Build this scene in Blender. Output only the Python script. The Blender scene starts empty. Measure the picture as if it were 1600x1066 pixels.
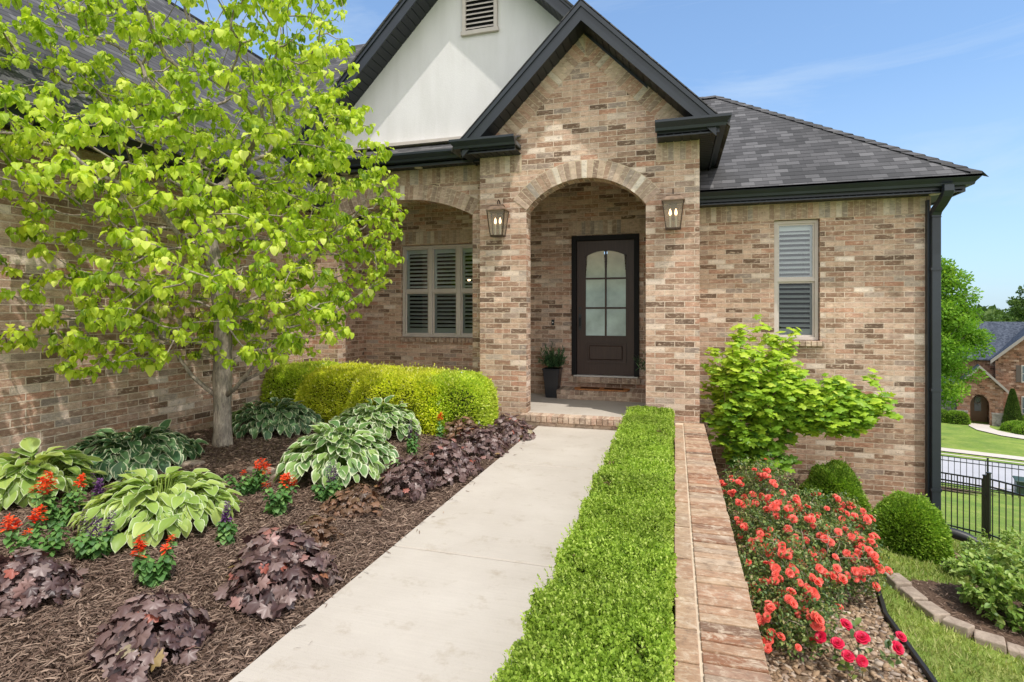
import bpy, math, random
import numpy as np
from mathutils import Vector, Matrix
PI = math.pi
R = math.radians
rng = np.random.default_rng(7)
random.seed(7)
scn = bpy.context.scene
COL = scn.collection

# ------------------------------------------------------------------ terrain
def _sp(x, k): return np.logaddexp(0, k * np.asarray(x, float)) / k
def _ss(x, a, b):
    q = np.clip((np.asarray(x, float) - a) / (b - a), 0, 1); return q * q * (3 - 2 * q)
def slope(x, y):
    """hillside to the right of the low brick wall"""
    x = np.asarray(x, float); y = np.asarray(y, float)
    A = -1.15 - .3 * _sp(x - 2.6, 1.5) - .35 * _sp(y - 9.3, 3.0)
    s = .341 * x + .94 * y
    F = np.interp(s, [0, 14, 31, 41, 60, 200], [-1.2, -2.95, -5.98, -6.5, -7.7, -7.7])
    w = _ss(s, 10.5, 15)
    return A * (1 - w) + F * w
def mulch_z(x, y):
    x = np.asarray(x, float); y = np.asarray(y, float)
    return -.025 + .075 * _ss(-x, 1.9, 3.4) + .02 * np.sin(x * 2.1 + y) * _ss(-x, 2, 3) * np.cos(y * 1.7) + .06 * np.exp(-((x + 4.9) ** 2 + (y - 5) ** 2) / .7)

# ------------------------------------------------------------------ object helpers
def link(o, parent=None):
    COL.objects.link(o)
    if parent is not None:
        o.parent = parent
    return o
def tag(o, label=None, cat=None, group=None, kind=None):
    if label: o['label'] = label
    if cat: o['category'] = cat
    if group: o['group'] = group
    if kind: o['kind'] = kind
    return o
def empty(name, loc=(0, 0, 0), rz=0, label=None, cat=None, group=None):
    o = bpy.data.objects.new(name, None); o.empty_display_size = .1
    o.location = loc; o.rotation_euler = (0, 0, rz); COL.objects.link(o)
    return tag(o, label, cat, group)

class MB:
    """collects polygons with metric UVs, builds ONE mesh object"""
    def __init__(s): s.v = []; s.f = []; s.uv = []; s.m = []; s.c = []; s.cur = 0; s.col = None
    def poly(s, pts, uvs=None):
        n = len(s.v); s.v += [tuple(p) for p in pts]; s.f.append(tuple(range(n, n + len(pts))))
        if uvs is None:
            a = Vector(pts[1]) - Vector(pts[0]); b = Vector(pts[2]) - Vector(pts[1]); nn = a.cross(b)
            ax = [abs(c) for c in nn]
            if ax[2] >= max(ax[0], ax[1]) : uvs = [(p[0], p[1]) for p in pts]
            elif ax[1] >= ax[0]: uvs = [(p[0], p[2]) for p in pts]
            else: uvs = [(p[1], p[2]) for p in pts]
        s.uv += list(uvs); s.m.append(s.cur); s.c.append((s.col if s.col is not None else .5, len(pts)))
    def box(s, x0, x1, y0, y1, z0, z1):
        p = [(x0, y0, z0), (x1, y0, z0), (x1, y1, z0), (x0, y1, z0), (x0, y0, z1), (x1, y0, z1), (x1, y1, z1), (x0, y1, z1)]
        for q in ((0, 1, 5, 4), (1, 2, 6, 5), (2, 3, 7, 6), (3, 0, 4, 7), (4, 5, 6, 7), (3, 2, 1, 0)): s.poly([p[i] for i in q])
    def hexa(s, p):   # 8 corners, bottom ring then top ring
        for q in ((0, 1, 5, 4), (1, 2, 6, 5), (2, 3, 7, 6), (3, 0, 4, 7), (4, 5, 6, 7), (3, 2, 1, 0)): s.poly([p[i] for i in q])
    def prism(s, outline, y0, y1):   # outline of (x,z), counter-clockwise seen from -Y
        s.poly([(x, y0, z) for x, z in outline], [(x, z) for x, z in outline])
        s.poly([(x, y1, z) for x, z in reversed(outline)], [(x, z) for x, z in reversed(outline)])
        L = 0
        for i in range(len(outline)):
            a = outline[i]; b = outline[(i + 1) % len(outline)]; d = math.hypot(b[0] - a[0], b[1] - a[1])
            vert = abs(b[0] - a[0]) < 1e-4
            if vert: uv = [(y0, a[1]), (y1, a[1]), (y1, b[1]), (y0, b[1])]
            else: uv = [(y0, L), (y1, L), (y1, L + d), (y0, L + d)]
            s.poly([(a[0], y0, a[1]), (a[0], y1, a[1]), (b[0], y1, b[1]), (b[0], y0, b[1])], uv); L += d
    def prism_y(s, outline, x0, x1):   # outline of (y,z), swept along x
        for i in range(len(outline)):
            a = outline[i]; b = outline[(i + 1) % len(outline)]
            s.poly([(x0, a[0], a[1]), (x1, a[0], a[1]), (x1, b[0], b[1]), (x0, b[0], b[1])])
        s.poly([(x0, y, z) for y, z in reversed(outline)]); s.poly([(x1, y, z) for y, z in outline])
    def sweep(s, prof, path, closed_prof=True):
        """prof: (offset outwards, z); path: list of ((x,y), (nx,ny)) with outward mitre vectors"""
        for (p, n), (q, m) in zip(path[:-1], path[1:]):
            k = len(prof)
            for i in range(k):
                a = prof[i]; b = prof[(i + 1) % k]
                s.poly([(p[0] + n[0] * a[0], p[1] + n[1] * a[0], a[1]), (q[0] + m[0] * a[0], q[1] + m[1] * a[0], a[1]),
                        (q[0] + m[0] * b[0], q[1] + m[1] * b[0], b[1]), (p[0] + n[0] * b[0], p[1] + n[1] * b[0], b[1])])
        for (p, n), fl in ((path[0], 1), (path[-1], 0)):
            pts = [(p[0] + n[0] * a[0], p[1] + n[1] * a[0], a[1]) for a in prof]
            s.poly(pts if fl else pts[::-1])
    def tube(s, pts, r, n=8, caps=True):
        pts = [Vector(p) for p in pts]; rs = r if isinstance(r, (list, tuple)) else [r] * len(pts)
        rings = []; prev = None
        for i, p in enumerate(pts):
            d = (pts[min(i + 1, len(pts) - 1)] - pts[max(i - 1, 0)]).normalized()
            a = d.orthogonal() if prev is None else (prev - d * prev.dot(d))
            a.normalize(); prev = a; b = d.cross(a)
            rings.append([p + (a * math.cos(2 * PI * k / n) + b * math.sin(2 * PI * k / n)) * rs[i] for k in range(n)])
        for A, B in zip(rings[:-1], rings[1:]):
            for k in range(n): s.poly([A[k], A[(k + 1) % n], B[(k + 1) % n], B[k]])
        if caps: s.poly(rings[0][::-1]); s.poly(rings[-1])
    def build(s, name, mats, parent=None, bevel=0, smooth=False, world=True, merge=False, segs=1):
        me = bpy.data.meshes.new(name); me.from_pydata(s.v, [], s.f)
        uvl = me.uv_layers.new(name='UVMap'); uvl.data.foreach_set('uv', np.array(s.uv, 'f').ravel())
        ca = me.attributes.new('rnd', 'FLOAT', 'CORNER')
        arr = np.concatenate([np.full(n, c) for c, n in s.c]).astype('f'); ca.data.foreach_set('value', arr)
        for m in (mats if isinstance(mats, (list, tuple)) else [mats]): me.materials.append(m)
        me.polygons.foreach_set('material_index', s.m)
        if smooth: me.shade_smooth()
        o = bpy.data.objects.new(name, me); link(o, parent)
        if parent is not None and world: o.location = -parent.location
        if merge or bevel:
            w = o.modifiers.new('weld', 'WELD'); w.merge_threshold = 1e-4
        if bevel:
            b = o.modifiers.new('bevel', 'BEVEL'); b.width = bevel; b.segments = segs; b.limit_method = 'ANGLE'; b.angle_limit = R(35)
        return o

def npmesh(name, V, F, mat, parent=None, attrs=None, smooth=True, world=True):
    """V (n,3); F (m,k) index array or list of such arrays; attrs name->(n,4) point colours"""
    Fs = F if isinstance(F, list) else [F]
    me = bpy.data.meshes.new(name)
    me.vertices.add(len(V)); me.vertices.foreach_set('co', np.ascontiguousarray(V, 'f').ravel())
    li = np.concatenate([f.ravel() for f in Fs]); me.loops.add(len(li)); me.loops.foreach_set('vertex_index', li.astype('i'))
    tot = np.concatenate([np.full(len(f), f.shape[1]) for f in Fs]); st = np.concatenate([[0], np.cumsum(tot)[:-1]])
    me.polygons.add(len(tot)); me.polygons.foreach_set('loop_start', st.astype('i'))
    try: me.polygons.foreach_set('loop_total', tot.astype('i'))
    except Exception: pass
    if smooth: me.polygons.foreach_set('use_smooth', np.ones(len(tot), bool))
    me.update(calc_edges=True)
    if attrs:
        for k, a in attrs.items():
            at = me.attributes.new(k, 'FLOAT_COLOR', 'POINT'); at.data.foreach_set('color', np.ascontiguousarray(a, 'f').ravel())
    for m in (mat if isinstance(mat, (list, tuple)) else [mat]): me.materials.append(m)
    o = bpy.data.objects.new(name, me); link(o, parent)
    if parent is not None and world: o.location = -parent.location
    return o

# ------------------------------------------------------------------ leaf machinery
def nrm(a): return a / np.maximum(np.linalg.norm(a, axis=-1, keepdims=True), 1e-9)
def leaf_tpl(ws, width=.6, fold=.25, curl=.3, cols=3, wave=0.):
    """blade of length 1 along +Y; ws = half-width profile; returns verts, quads, info(across, along)"""
    n = len(ws); V = []; I = []
    cs = np.linspace(-1, 1, cols)
    for i, w in enumerate(ws):
        t = i / (n - 1)
        for c in cs:
            z = fold * abs(c) * w * width * .5 - curl * t * t + wave * math.sin(t * 11 + c * 2) * abs(c)
            V.append((c * w * width * .5, t * (1 - .18 * curl * t), z)); I.append((abs(c), t))
    F = []
    for i in range(n - 1):
        for j in range(cols - 1):
            a = i * cols + j; F.append((a, a + 1, a + cols + 1, a + cols))
    return np.array(V), np.array(F), np.array(I)
def lobed_tpl(lobes=5, depth=.35, cup=.2, pts=4, base=.25):
    """rounded, lobed leaf: fan around the centre"""
    V = [(0, .42, 0)]; I = [(0, .4)]; n = lobes * pts
    for k in range(n + 1):
        th = -PI * .5 + .28 + (2 * PI - .56) * k / n
        ph = (k % pts) / pts
        r = (.36 + depth * (abs(math.cos(PI * ph)) ** 1.6)) * (1.06 - .10 * abs(math.cos(th * .5 + PI / 4)))
        V.append((r * math.cos(th), .42 + r * math.sin(th), -cup * r * r * 2 + .085 * math.cos(2 * PI * ph))); I.append((1, .5))
    F = [(0, i, i + 1) for i in range(1, n + 1)]
    return np.array(V), np.array(F), np.array(I)
OVAL = leaf_tpl([.25, .85, 1, .72, .05], .6, .35, .25)
SMALL = (np.array([(0, 0, 0), (.28, .5, .08), (0, 1, -.05), (-.28, .5, .08)]), np.array([(0, 1, 2, 3)]), np.array([(0, 0), (1, .5), (0, 1), (1, .5)]))
HEART = leaf_tpl([.45, .92, 1.05, .98, .68, .12], .84, .28, .55, wave=.05)
HOSTA = leaf_tpl([.12, .62, .93, 1, .86, .55, .04], .62, .34, .42, cols=5, wave=.035)
STRAP = leaf_tpl([.8, 1, .7, .1], .1, .2, .5)

def scatter(tpl, P, D, N, S, rnd=None, extra=None, width=None):
    """instances a leaf template: P origin, D growth direction, N upper side, S size"""
    tv, tf, ti = tpl; n = len(P)
    D = nrm(D); X = nrm(np.cross(D, N)); N2 = np.cross(X, D)
    S = np.broadcast_to(np.asarray(S, float), (n,))
    wv = np.ones(n) if width is None else width
    V = P[:, None, :] + S[:, None, None] * (tv[None, :, 0, None] * (wv[:, None, None]) * X[:, None, :] + tv[None, :, 1, None] * D[:, None, :] + tv[None, :, 2, None] * N2[:, None, :])
    k = len(tv); F = (tf[None] + (np.arange(n) * k)[:, None, None]).reshape(-1, tf.shape[1])
    if rnd is None: rnd = rng.random(n)
    A = np.zeros((n, k, 4)); A[..., 0] = rnd[:, None]; A[..., 1] = ti[None, :, 0]; A[..., 2] = ti[None, :, 1]
    A[..., 3] = (extra if extra is not None else rng.random(n))[:, None]
    return V.reshape(-1, 3), F, A.reshape(-1, 4)
def merge(*parts):
    V = []; Fs = {}; A = []; o = 0
    for v, f, a in parts:
        V.append(v); A.append(a); Fs.setdefault(f.shape[1], []).append(f + o); o += len(v)
    return np.concatenate(V), [np.concatenate(x) for x in Fs.values()], np.concatenate(A)
def rdir(n):
    return nrm(rng.normal(size=(n, 3)))

# ------------------------------------------------------------------ branching
def grow(trunk, targets, step=.12, bias=.25, wob=.25):
    """trunk: list of points; joins every target to the nearest branch node"""
    nodes = [np.array(p, float) for p in trunk]; par = [-1] + list(range(len(trunk) - 1))
    arr = np.array(nodes); free = max(1, int(len(trunk) * .45)); tips = []
    plen = np.zeros(len(nodes))
    for i in range(1, len(nodes)): plen[i] = plen[i - 1] + np.linalg.norm(nodes[i] - nodes[i - 1])
    arr = list(arr); plen = list(plen)
    order = np.argsort(np.linalg.norm(targets - nodes[-1], axis=1))
    A = np.zeros((60000, 3)); A[:len(arr)] = arr; PLn = np.zeros(60000); PLn[:len(arr)] = plen; cnt = len(arr)
    for ti in order:
        T = targets[ti]
        d = np.linalg.norm(A[free:cnt] - T, axis=1)
        cost = d + bias * PLn[free:cnt] + .5 * np.maximum(0, A[free:cnt, 2] - T[2])
        j = int(np.argmin(cost)) + free; L = d[j - free]; n = max(2, int(L / step))
        p0 = A[j].copy(); off = rng.normal(size=3) * wob * L * .5; off[2] -= .12 * L
        prev = j
        for k in range(1, n + 1):
            t = k / n; p = p0 * (1 - t) + T * t + off * math.sin(PI * t) * .5
            A[cnt] = p; PLn[cnt] = PLn[j] + L * t; par.append(prev); prev = cnt; cnt += 1
        tips.append(prev)
    return A[:cnt], np.array(par), tips
def radii(par, tip_r, power=2.3, cap=None):
    n = len(par); w = np.zeros(n); ch = np.zeros(n, int)
    for i in range(n - 1, -1, -1):
        if w[i] == 0: w[i] = tip_r ** power
        if par[i] >= 0: w[par[i]] += w[i]
    r = w ** (1 / power)
    return r if cap is None else np.minimum(r, cap)
def tubes(P, par, r, sides=6, base_flare=0):
    n = len(P); kids = [[] for _ in range(n)]
    for i in range(n):
        if par[i] >= 0: kids[par[i]].append(i)
    chains = []; stack = [(0, -1)]
    while stack:
        s, pr = stack.pop(); ch = [pr] if pr >= 0 else []; c = s
        while True:
            ch.append(c); ks = sorted(kids[c], key=lambda q: -r[q])
            if not ks: break
            for q in ks[1:]: stack.append((q, c))
            c = ks[0]
        if len(ch) > 1: chains.append(ch)
    V = []; F = []; o = 0
    for ch in chains:
        pts = P[ch]; rr = r[ch].copy()
        if len(ch) > 1 and par[ch[1]] == ch[0] and ch[0] != 0: rr[0] = rr[1]
        sd = 12 if rr.max() > .05 else (sides if rr.max() > .008 else 4)
        prev = None; m = len(ch)
        for i in range(m):
            d = pts[min(i + 1, m - 1)] - pts[max(i - 1, 0)]; d = d / (np.linalg.norm(d) + 1e-9)
            if prev is None: a = np.cross(d, [0.3, .9, .1])
            else: a = prev - d * prev.dot(d)
            a = a / (np.linalg.norm(a) + 1e-9); prev = a; b = np.cross(d, a)
            ang = np.arange(sd) * 2 * PI / sd
            V.append(pts[i] + rr[i] * (np.cos(ang)[:, None] * a + np.sin(ang)[:, None] * b))
            if i:
                k = np.arange(sd); F.append(np.stack([o - sd + k, o - sd + (k + 1) % sd, o + (k + 1) % sd, o + k], 1))
            o += sd
    return np.concatenate(V), np.concatenate(F)

# ------------------------------------------------------------------ materials
def mat(name):
    m = bpy.data.materials.new(name); m.use_nodes = True; nt = m.node_tree
    for n in list(nt.nodes): nt.nodes.remove(n)
    out = nt.nodes.new('ShaderNodeOutputMaterial'); b = nt.nodes.new('ShaderNodeBsdfPrincipled')
    nt.links.new(b.outputs[0], out.inputs[0])
    return m, nt, b, out
def nd(nt, t, **kw):
    n = nt.nodes.new(t)
    for k, v in kw.items(): setattr(n, k, v)
    return n
def ramp(nt, fac, stops, interp='LINEAR'):
    r = nt.nodes.new('ShaderNodeValToRGB'); r.color_ramp.interpolation = interp; e = r.color_ramp.elements
    while len(e) < len(stops): e.new(.5)
    for el, (p, c) in zip(e, stops):
        el.position = p; el.color = (*c, 1) if len(c) == 3 else c
    nt.links.new(fac, r.inputs[0]); return r.outputs[0]
def noise(nt, vec, scale, detail=4, rough=.55, dist=0, out=0):
    n = nd(nt, 'ShaderNodeTexNoise'); n.inputs['Scale'].default_value = scale; n.inputs['Detail'].default_value = detail
    n.inputs['Roughness'].default_value = rough; n.inputs['Distortion'].default_value = dist
    if vec is not None: nt.links.new(vec, n.inputs['Vector'])
    return n.outputs[out]
def mix(nt, a, b, f, mode='MIX'):
    m = nd(nt, 'ShaderNodeMix', data_type='RGBA', blend_type=mode)
    for s, v in ((0, f), (6, a), (7, b)):
        if isinstance(v, (int, float)): m.inputs[s].default_value = v
        elif isinstance(v, tuple): m.inputs[s].default_value = (*v, 1)
        else: nt.links.new(v, m.inputs[s])
    return m.outputs[2]
def mth(nt, op, a, b=None, clamp=False):
    m = nd(nt, 'ShaderNodeMath', operation=op); m.use_clamp = clamp
    for i, v in enumerate((a, b)):
        if v is None: continue
        if isinstance(v, (int, float)): m.inputs[i].default_value = v
        else: nt.links.new(v, m.inputs[i])
    return m.outputs[0]
def bump(nt, h, bsdf, strength=.5, dist=.01, prev=None):
    b = nd(nt, 'ShaderNodeBump'); b.inputs['Strength'].default_value = strength; b.inputs['Distance'].default_value = dist
    nt.links.new(h, b.inputs['Height'])
    if prev is not None: nt.links.new(prev, b.inputs['Normal'])
    if bsdf is not None: nt.links.new(b.outputs[0], bsdf.inputs['Normal'])
    return b.outputs[0]
def objco(nt): return nd(nt, 'ShaderNodeTexCoord').outputs['Object']
def mapping(nt, vec, scale=(1, 1, 1), rot=(0, 0, 0)):
    m = nd(nt, 'ShaderNodeMapping'); m.inputs['Scale'].default_value = scale; m.inputs['Rotation'].default_value = rot
    nt.links.new(vec, m.inputs['Vector']); return m.outputs[0]

BRICKS = [(0, (.17, .13, .105)), (.09, (.26, .185, .14)), (.2, (.42, .28, .205)), (.32, (.36, .27, .21)), (.44, (.55, .41, .31)), (.52, (.62, .48, .375)),
          (.62, (.49, .355, .28)), (.7, (.48, .29, .21)), (.78, (.56, .41, .32)), (.87, (.33, .285, .25)), (.93, (.70, .60, .50)), (1, (.76, .68, .59))]
MORT = (.82, .72, .58)
def mottle(nt, base, co, s=1.):
    """tumbled-brick blotches: pale lime smears, dark burnt patches, fine grain"""
    a = noise(nt, mapping(nt, co, (3 * s, 3 * s, 9 * s)), 2.2, 5, .65)
    b = noise(nt, mapping(nt, co, (1, 1, 2.4)), 14 * s, 5, .7, .4)
    c1 = mix(nt, base, (.72, .61, .48), ramp(nt, b, [(.52, (0, 0, 0)), (.68, (.9, .9, .9))]))
    c2 = mix(nt, c1, (.22, .165, .125), ramp(nt, b, [(.30, (.7, .7, .7)), (.46, (0, 0, 0))]))
    return mix(nt, c2, ramp(nt, a, [(.3, (.74, .72, .70)), (.7, (1.12, 1.1, 1.06))]), .8, 'MULTIPLY')
def brick_mat(name, tone=(1, 1, 1), swap=False, bw=.254, rh=.0762, offs=.5):
    m, nt, b, out = mat(name)
    uv = nd(nt, 'ShaderNodeUVMap', uv_map='UVMap').outputs[0]
    if swap: uv = mapping(nt, uv, rot=(0, 0, PI / 2))
    wob = noise(nt, uv, 9, 2)
    uvw = nd(nt, 'ShaderNodeVectorMath', operation='MULTIPLY_ADD'); nt.links.new(nd_color_vec(nt, uv), uvw.inputs[0]); uvw.inputs[1].default_value = (.006, .006, 0); nt.links.new(uv, uvw.inputs[2])
    t = nd(nt, 'ShaderNodeTexBrick'); t.offset = offs; t.inputs['Scale'].default_value = 1
    t.inputs['Brick Width'].default_value = bw; t.inputs['Row Height'].default_value = rh; t.inputs['Mortar Size'].default_value = .0065
    t.inputs['Mortar Smooth'].default_value = .25; t.inputs['Bias'].default_value = 0
    t.inputs['Color1'].default_value = (0, 0, 0, 1); t.inputs['Color2'].default_value = (1, 1, 1, 1); t.inputs['Mortar'].default_value = (.5, .5, .5, 1)
    nt.links.new(uvw.outputs[0], t.inputs['Vector'])
    base = ramp(nt, t.outputs['Color'], BRICKS)
    base = mottle(nt, base, nd(nt, 'ShaderNodeNewGeometry').outputs['Position'])
    mo = mix(nt, MORT, (.50, .41, .32), noise(nt, uv, 30, 3))
    c = mix(nt, base, mo, t.outputs['Fac'])
    bc = nd(nt, 'ShaderNodeBrightContrast'); bc.inputs['Contrast'].default_value = .17; bc.inputs['Bright'].default_value = .045; nt.links.new(c, bc.inputs[0]); c = bc.outputs[0]
    gr_ = noise(nt, mapping(nt, uv, (1, 1.6, 1)), 70, 4, .8); c = mix(nt, c, ramp(nt, gr_, [(.3, (.74, .735, .73)), (.7, (1.24, 1.24, 1.25))]), 1, 'MULTIPLY')
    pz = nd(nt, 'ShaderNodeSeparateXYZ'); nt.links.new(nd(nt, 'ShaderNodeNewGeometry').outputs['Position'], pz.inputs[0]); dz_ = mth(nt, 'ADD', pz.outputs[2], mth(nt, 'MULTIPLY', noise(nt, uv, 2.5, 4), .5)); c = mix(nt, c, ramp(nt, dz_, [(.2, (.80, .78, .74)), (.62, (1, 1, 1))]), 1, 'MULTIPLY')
    st_ = noise(nt, mapping(nt, uv, (5, .5, 1)), 1, 4, .7); c = mix(nt, c, ramp(nt, st_, [(.34, (.86, .85, .83)), (.5, (1, 1, 1))]), 1, 'MULTIPLY')
    big = noise(nt, uv, .9, 3)
    c = mix(nt, c, ramp(nt, big, [(.3, (.84, .82, .80)), (.7, (1.08, 1.08, 1.08))]), 1, 'MULTIPLY')
    c = mix(nt, c, tuple(q * w_ for q, w_ in zip(tone, (1.035, .995, 1.01))), 1, 'MULTIPLY')
    nt.links.new(c, b.inputs['Base Color']); b.inputs['Roughness'].default_value = .9; b.inputs['Specular IOR Level'].default_value = .2
    h = mth(nt, 'SUBTRACT', mth(nt, 'ADD', mth(nt, 'MULTIPLY', noise(nt, uv, 40, 4, .7), .5), mth(nt, 'MULTIPLY', t.outputs['Color'], .35)), mth(nt, 'MULTIPLY', t.outputs['Fac'], 1.1))
    bump(nt, h, b, 1, .013)
    return m
def nd_color_vec(nt, uv):
    n = nd(nt, 'ShaderNodeTexNoise'); n.inputs['Scale'].default_value = 11; n.inputs['Detail'].default_value = 1; nt.links.new(uv, n.inputs['Vector'])
    s = nd(nt, 'ShaderNodeVectorMath', operation='SUBTRACT'); nt.links.new(n.outputs['Color'], s.inputs[0]); s.inputs[1].default_value = (.5, .5, .5)
    return s.outputs[0]
def brick_solid(name, tone=(1, 1, 1), cap=False):
    """for individually modelled bricks: colour by the 'rnd' attribute"""
    m, nt, b, out = mat(name)
    at = nd(nt, 'ShaderNodeAttribute', attribute_name='rnd').outputs['Fac']
    base = ramp(nt, at, BRICKS if not cap else [(0, (.17, .12, .09)), (.15, (.34, .17, .10)), (.3, (.46, .29, .19)), (.5, (.52, .37, .25)), (.7, (.36, .28, .22)), (.8, (.44, .22, .13)), (1, (.60, .49, .37))])
    pos = nd(nt, 'ShaderNodeNewGeometry').outputs['Position']
    c = mottle(nt, base, pos)
    if cap:   # long pale / dark smears running along each brick
        sm = noise(nt, mapping(nt, pos, (9, 42, 20)), 1.6, 6, .75, .5)
        c = mix(nt, c, (.62, .50, .37), ramp(nt, sm, [(.52, (0, 0, 0)), (.62, (.7, .7, .7))]))
        sm2 = noise(nt, mapping(nt, pos, (12, 48, 20)), 2.3, 5, .75, .4)
        c = mix(nt, c, (.20, .13, .09), ramp(nt, sm2, [(.56, (0, 0, 0)), (.68, (.7, .7, .7))]))
    c = mix(nt, c, (.86, .83, .80) if cap else tone, 1, 'MULTIPLY')
    nt.links.new(c, b.inputs['Base Color']); b.inputs['Roughness'].default_value = .9; b.inputs['Specular IOR Level'].default_value = .2
    bump(nt, noise(nt, mapping(nt, pos, (30, 90, 60) if cap else (60, 60, 60)), 1, 5, .7), b, .7, .006)
    return m
def plain(name, col, rough=.5, spec=.5, metal=0, nscale=None, namt=.15, bstr=0, bscale=60):
    m, nt, b, out = mat(name)
    co = objco(nt)
    if nscale:
        f = noise(nt, co, nscale, 4)
        c = mix(nt, tuple(x * (1 - namt) for x in col), tuple(min(1, x * (1 + namt)) for x in col), ramp(nt, f, [(.3, (0, 0, 0)), (.7, (1, 1, 1))]))
        nt.links.new(c, b.inputs['Base Color'])
    else: b.inputs['Base Color'].default_value = (*col, 1)
    b.inputs['Roughness'].default_value = rough; b.inputs['Specular IOR Level'].default_value = spec; b.inputs['Metallic'].default_value = metal
    if bstr: bump(nt, noise(nt, co, bscale, 4), b, bstr, .004)
    return m
def emis(name, col, s):
    m, nt, b, out = mat(name); b.inputs['Base Color'].default_value = (*col, 1)
    b.inputs['Emission Color'].default_value = (*col, 1); b.inputs['Emission Strength'].default_value = s; return m
def leafmat(name, stops, trans=.35, rough=.5, spec=.35, margin=None, mw=(.62, .8), rib=None, tcol=None, glow=1.0, patch=.0):
    m, nt, b, out = mat(name)
    at = nd(nt, 'ShaderNodeAttribute', attribute_name='tint')
    sx = nd(nt, 'ShaderNodeSeparateColor'); nt.links.new(at.outputs['Color'], sx.inputs[0])
    c = ramp(nt, sx.outputs[0], stops)
    if patch:
        pn = noise(nt, nd(nt, 'ShaderNodeNewGeometry').outputs['Position'], 2.2, 3)
        c = mix(nt, c, ramp(nt, pn, [(.35, (1 - patch,) * 3), (.65, (1 + patch,) * 3)]), 1, 'MULTIPLY')
    if rib: c = mix(nt, rib, c, ramp(nt, sx.outputs[1], [(.0, (0.35,) * 3), (.22, (1, 1, 1))]))
    if margin:
        e = mth(nt, 'MAXIMUM', sx.outputs[1], mth(nt, 'MULTIPLY', sx.outputs[2], .93))
        c = mix(nt, c, margin, ramp(nt, e, [(mw[0], (0, 0, 0)), (mw[1], (1, 1, 1))]))
    nt.links.new(c, b.inputs['Base Color']); b.inputs['Roughness'].default_value = rough; b.inputs['Specular IOR Level'].default_value = spec
    tr = nd(nt, 'ShaderNodeBsdfTranslucent'); tc = mix(nt, c, tcol or (1.25, 1.25, .6), 1, 'MULTIPLY'); nt.links.new(tc, tr.inputs[0])
    ms = nd(nt, 'ShaderNodeMixShader'); ms.inputs[0].default_value = trans
    nt.links.new(b.outputs[0], ms.inputs[1]); nt.links.new(tr.outputs[0], ms.inputs[2]); nt.links.new(ms.outputs[0], out.inputs[0])
    return m

M = {}
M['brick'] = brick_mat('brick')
M['brick_soldier'] = brick_mat('brick_soldier', swap=True, bw=.254, rh=.0762, offs=0)
M['brick_unit'] = brick_solid('brick_unit')
M['brick_cap'] = brick_solid('brick_cap', cap=True)
M['mortar'] = plain('mortar', (.58, .47, .34), .95, .1, nscale=25, bstr=.4)
M['black'] = plain('black_trim', (.017, .023, .031), .38, .5, nscale=3, namt=.2)
M['soffit'] = plain('soffit_black', (.02, .023, .028), .5, .4)
M['tan'] = plain('window_frame', (.56, .50, .45), .5, .4, nscale=6, namt=.06)
M['white'] = plain('louver_white', (.78, .78, .76), .5, .4)
M['dark'] = plain('interior', (.012, .012, .013), .9, .1)
M['bronze'] = plain('bronze', (.07, .045, .03), .4, .5, .7, nscale=30, namt=.4)
M['copper'] = plain('copper_roof', (.20, .135, .09), .5, .5, .3, nscale=20, namt=.3)
M['cream'] = plain('cream', (.6, .55, .42), .5)
M['rubber'] = plain('black_plastic', (.02, .02, .021), .45, .4, nscale=8)
M['iron'] = plain('iron', (.018, .02, .022), .4, .5)

def stucco():
    m, nt, b, out = mat('stucco'); co = objco(nt)
    c = mix(nt, (.69, .672, .665), (.765, .75, .745), noise(nt, co, 1.6, 5)); c = mix(nt, c, ramp(nt, noise(nt, mapping(nt, co, (3.5, 3.5, .6)), 1.5, 5), [(.35, (.93, .93, .92)), (.6, (1, 1, 1))]), 1, 'MULTIPLY'); nt.links.new(c, b.inputs['Base Color'])
    b.inputs['Roughness'].default_value = .9; bump(nt, noise(nt, co, 45, 6, .75), b, .35, .008); return m
M['stucco'] = stucco()
def shingle(name, cols):
    m, nt, b, out = mat(name); uv = nd(nt, 'ShaderNodeUVMap', uv_map='UVMap').outputs[0]
    t = nd(nt, 'ShaderNodeTexBrick'); t.offset = .37; t.offset_frequency = 2; t.squash = 1; t.inputs['Scale'].default_value = 1
    t.inputs['Brick Width'].default_value = .19; t.inputs['Row Height'].default_value = .12; t.inputs['Mortar Size'].default_value = .0025
    t.inputs['Mortar Smooth'].default_value = 0
    t.inputs['Color1'].default_value = (0, 0, 0, 1); t.inputs['Color2'].default_value = (1, 1, 1, 1); t.inputs['Mortar'].default_value = (0, 0, 0, 1)
    nt.links.new(uv, t.inputs['Vector'])
    c = ramp(nt, t.outputs['Color'], cols)
    g = noise(nt, uv, 160, 3, .8); c = mix(nt, c, ramp(nt, g, [(.25, (.6,) * 3), (.75, (1.45,) * 3)]), 1, 'MULTIPLY')
    w = noise(nt, uv, .7, 4); c = mix(nt, c, ramp(nt, w, [(.3, (.85,) * 3), (.7, (1.12,) * 3)]), 1, 'MULTIPLY')
    sp = nd(nt, 'ShaderNodeSeparateXYZ'); nt.links.new(uv, sp.inputs[0])
    fr = mth(nt, 'FRACT', mth(nt, 'DIVIDE', sp.outputs[1], .12))
    line = ramp(nt, fr, [(0, (.35,) * 3), (.1, (.55,) * 3), (.16, (1, 1, 1))])
    c = mix(nt, c, line, 1, 'MULTIPLY')
    nt.links.new(c, b.inputs['Base Color']); b.inputs['Roughness'].default_value = .95; b.inputs['Specular IOR Level'].default_value = .15
    h = mth(nt, 'SUBTRACT', mth(nt, 'MULTIPLY', t.outputs['Color'], .4), fr)
    bump(nt, h, b, .6, .012); return m
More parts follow.
